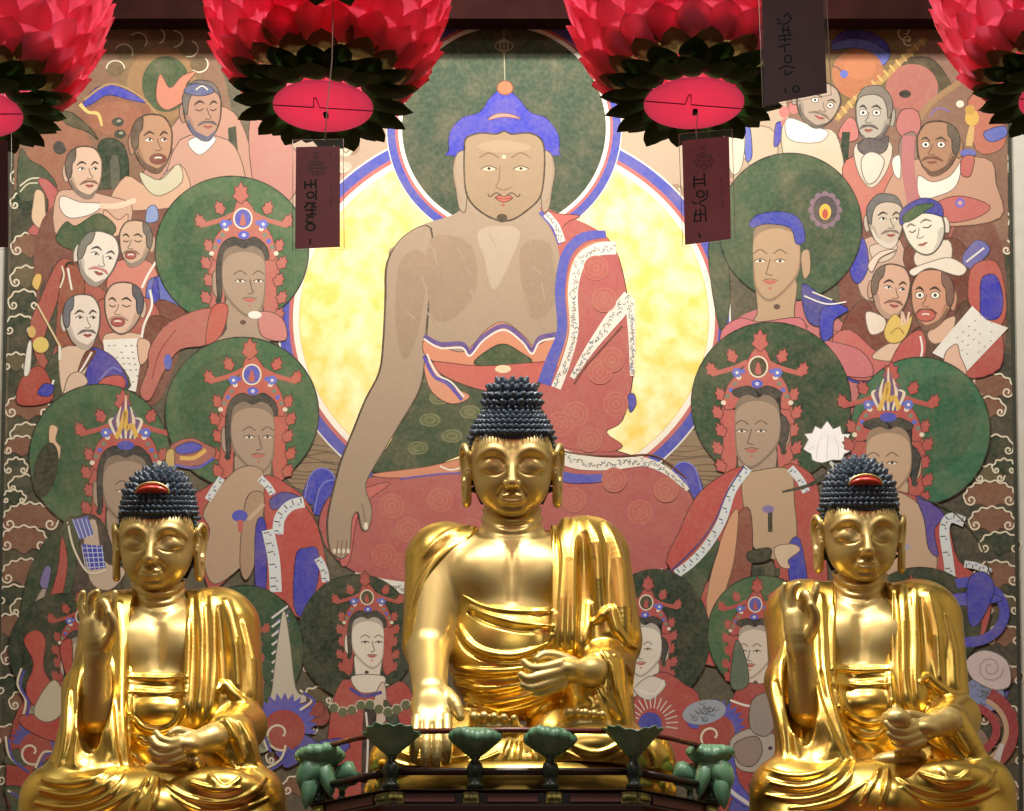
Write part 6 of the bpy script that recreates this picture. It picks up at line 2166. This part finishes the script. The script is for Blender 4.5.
# rails
for nm, z, r, m in (('top_rail', zrail + .018, .0075, REDW), ('lower_rail', W(500, 771, 5.07).z, .0095, DARKW)):
    for i in range(8):
        a0, a1 = Vector(octo(.985, z)[i]), Vector(octo(.985, z)[(i + 1) % 8])
        mb = MB()
        mb.tube([a0, a0.lerp(a1, .5) + Vector((0, 0, .004 if nm == 'top_rail' else 0)), a1], r, 10)
        mb.build(nm, m, ped)


def leaf_bowl(x, y, z, r, droop, parent, seed=0, tip=0.0):
    """fluted lotus leaf on a stem; droop 0 = open bowl, 1 = hanging rim"""
    n = 60
    if droop < .5:
        prof = [(.10, -.9), (.25, -.72), (.55, -.42), (.85, -.12), (1.0, .04), (1.02, .08), (.92, .05), (.6, -.12), (.2, -.25), (.02, -.28)]
    else:
        prof = [(.10, -.98), (.3, -.88), (.62, -.66), (.92, -.42), (1.02, -.26), (.98, -.08), (.80, .08), (.45, .16), (.02, .17)]
    vs, fs = [], []
    rnd = random.Random(seed)
    ph = rnd.random() * 6
    for j, (a_, b_) in enumerate(prof):
        for k in range(n):
            q = 2 * math.pi * k / n
            fl = 1 + .055 * math.cos(15 * q) * (a_ ** 1.5)
            wav = .10 * math.sin(2 * q + ph) * a_ + .05 * math.sin(5 * q) * a_
            vs.append(Vector((x + r * a_ * fl * math.cos(q), y + r * a_ * fl * math.sin(q) * .8, z + r * (b_ + wav * (1 if a_ > .5 else 0) + .03 * math.cos(15 * q) * a_))))
    for j in range(len(prof) - 1):
        for k in range(n):
            l = (k + 1) % n
            fs.append((j * n + k, j * n + l, j * n + n + l, j * n + n + k))
    fs.append(tuple(range(n - 1, -1, -1)))
    fs.append(tuple(range((len(prof) - 1) * n, len(prof) * n)))
    mb = MB()
    mb.add(vs, fs)
    return mb.build('lotus_leaf', LGRN, parent)


O = octo(.985, 0)
xs = lambda t: O[0].lerp(O[1], t)
posts = [(O[0], 0, .074), (xs(.345), 1, .066), (xs(.655), 1, .066), (O[1], 0, .078), (O[2], 1, .062), (O[7], 1, .064), (O[3], 0, .05), (O[6], 0, .05), (O[4], 0, .05), (O[5], 0, .05)]
for i, (p, dr, r) in enumerate(posts):
    mb = MB()
    zt = zrail - 1.92
    zb = ztray - 1.92
    h = zt - zb
    mb.lathe([(.016, 0), (.022, .006), (.022, .014), (.014, .02), (.019, .034), (.023, .052), (.018, .068), (.010, .078), (.014, .084), (.009, .09), (.008, h - .045), (.010, h - .03)], (p.x, p.y, zb), 16)
    po = mb.build('post', GRNSTEM, ped)
    leaf_bowl(p.x, p.y, zt + .014, r, dr, po, i)
    if i in (4, 5):
        sgn = 1 if i == 4 else -1
        rnd = random.Random(i)
        mb = MB()
        for (dx, dz, ex, ez, w) in ((0, .0, .045, -.10, .07), (-.01, -.01, -.035, -.12, .05), (.02, -.03, .03, -.15, .05)):
            a0 = Vector((p.x + sgn * dx, p.y - .02, zt + dz))
            a1 = Vector((p.x + sgn * ex, p.y - .035, zt + ez))
            d = a1 - a0
            et = Vector((1, 0, .2 * sgn)).normalized()
            vs, fs = [], []
            for u in range(7):
                t = u / 6
                ww = w * math.sin(math.pi * (.15 + .85 * t)) ** .7 if t < 1 else .002
                for v in range(6):
                    q_ = v / 5 * 2 - 1
                    vs.append(a0 + d * t + et * (q_ * ww / 2) + Vector((0, -.02 * math.sin(math.pi * t) * (1 - q_ * q_) - .003 * math.cos(9 * q_), 0)))
            for u in range(6):
                for v in range(5):
                    fs.append((u * 6 + v, u * 6 + v + 1, u * 6 + 7 + v, u * 6 + 6 + v))
            mb.add(vs, fs)
            mb.add([q + Vector((0, .004, 0)) for q in vs], [tuple(reversed(q)) for q in fs])
        # folded side bud
        c0 = Vector((p.x - sgn * .055, p.y + .02, zt - .055))
        mb.lathe([(.004, -.05), (.02, -.03), (.03, 0), (.034, .03), (.026, .045), (.004, .03)], c0, 20, (-sgn * .9, 0, .35))
        mb.build('drooping_leaf', LGRN, po)

# small amber bead offering at the left front post
mb = MB()
mb.lathe([(.001, -.012), (.007, -.009), (.012, 0), (.007, .009), (.001, .012)], (0, 0, .012), 16)
amb = mb.build('amber_bead', mat('amber_glass', (236, 170, 20), .15, spec=.8))
# it hangs from the lower rail side: put it on the tray
amb.location = (W(382, 765, 5.2).x, 5.2, W(382, 768, 5.2).z)
amb['label'] = 'small glossy amber bead beside the left front rail post'
amb['category'] = 'bead'
mb = MB()
mb.lathe([(.012, 0), (.004, .004), (.003, amb.location.z - ztray - .004), (.008, amb.location.z - ztray)], (0, 0, ztray - amb.location.z), 10)
mb.build('bead_stand', GRNSTEM, amb)

# ------------------------------------------------------------------ jar, seats, altar, hall
st_r = s_right[0]
J = st_r.L(157 + 25, 729, 118)
mb = MB()
k_ = st_r.s
mb.lathe([(r * k_, z * k_) for r, z in ((5, -9), (10, -7), (13, -2), (13.5, 3), (11, 7), (7, 9.5), (6.5, 10.5), (3, 11.5), (2.6, 14), (.5, 15))], n=28)
jar = mb.build('round_jar', GOLD)
jar.location = st_r.o + Vector((J[0] * k_, -J[1] * k_, J[2] * k_))
jar['label'] = 'small round gilded jar resting in the lap hand of the right statue'
jar['category'] = 'jar'

for st_x, lab in ((s_left[0], 'gilded lotus seat under the left statue'), (s_right[0], 'gilded lotus seat under the right statue')):
    o_ = st_x.o
    base = thing('lotus_plinth', lab, 'pedestal', (o_.x, 5.5, 1.92), 'seats of the side statues')
    H = o_.z - 37 * k_ - 1.92
    mb = MB()
    mb.lathe([(.30, 0), (.34, .015), (.30, .03), (.24, .04), (.24, H - .09), (.30, H - .06), (.37, H - .01), (.36, H)], n=40)
    for i, v in enumerate(mb.v):
        mb.v[i] = (v[0] * 1.05, v[1] * .8, v[2])
    mb.build('seat_core', GOLD_ROBE, base)
    mb = MB()
    rnd = random.Random(8)
    for n_ in range(2):
        for k in range(20):
            petal(mb, 2 * math.pi * (k + .5 * n_) / 20, .28, H - .10 + n_ * .015, .385 + .0 * n_, H - .012 - .03 * (1 - n_), .12, .02, rnd)
    for i, v in enumerate(mb.v):
        mb.v[i] = (v[0] * 1.0, v[1] * .8, v[2])
    mb.build('seat_petals', GOLD, base)

mb = MB()
mb.box((0, 5.80, 1.88), (4.6, 2.2, .08), bev=.01)
mb.box((0, 5.80, .92), (4.4, 2.0, 1.84), bev=.01)
mb.box((0, 4.76, 1.80), (4.5, .06, .10), bev=.01)
alt = mb.build('altar_table', REDW, None, False)
alt['label'] = 'long red-brown altar bench carrying the statues, below the picture'
alt['category'] = 'altar'
FLR = mat('floor_boards', (150, 104, 58), 0.35, vary=.3, vscale=2)
WALLM = mat('cream_plaster', (186, 176, 150), 0.8, vary=.08, vscale=6)
WOODC = mat('brown_ceiling_boards', (70, 44, 34), 0.6, vary=.3, vscale=5)
BEAM = mat('dark_maroon_beam', (40, 18, 16), 0.9, spec=.05, vary=.35, vscale=8)


def wall(name, c, s, m):
    mb = MB()
    mb.box((0, 0, 0), s)
    o = mb.build(name, m, None, False)
    o.location = c
    return structure(o)


wall('floor', (0, 2.3, -.05), (6.6, 10.8, .1), FLR)
wall('ceiling', (0, 2.3, 6.35), (6.6, 10.8, .1), WOODC)
wall('wall_back', (0, 7.65, 3.15), (6.6, .1, 6.3), WALLM)
wall('wall_front', (0, -3.05, 3.15), (6.6, .1, 6.3), mat('dark_timber_wall', (84, 56, 40), .6, vary=.3, vscale=3))
wall('wall_left', (-3.25, 2.3, 3.15), (.1, 10.6, 6.3), WALLM)
wall('wall_right', (3.25, 2.3, 3.15), (.1, 10.6, 6.3), WALLM)
zb = W(512, 28, 6.02).z
b1 = wall('trim_1', (0, 5.995, zb + .09), (6.4, .07, .18), BEAM)
b2 = wall('trim_2', (0, 5.98, zb + .295), (6.4, .12, .22), mat('brown_beam', (46, 28, 24), .6, vary=.3, vscale=8))
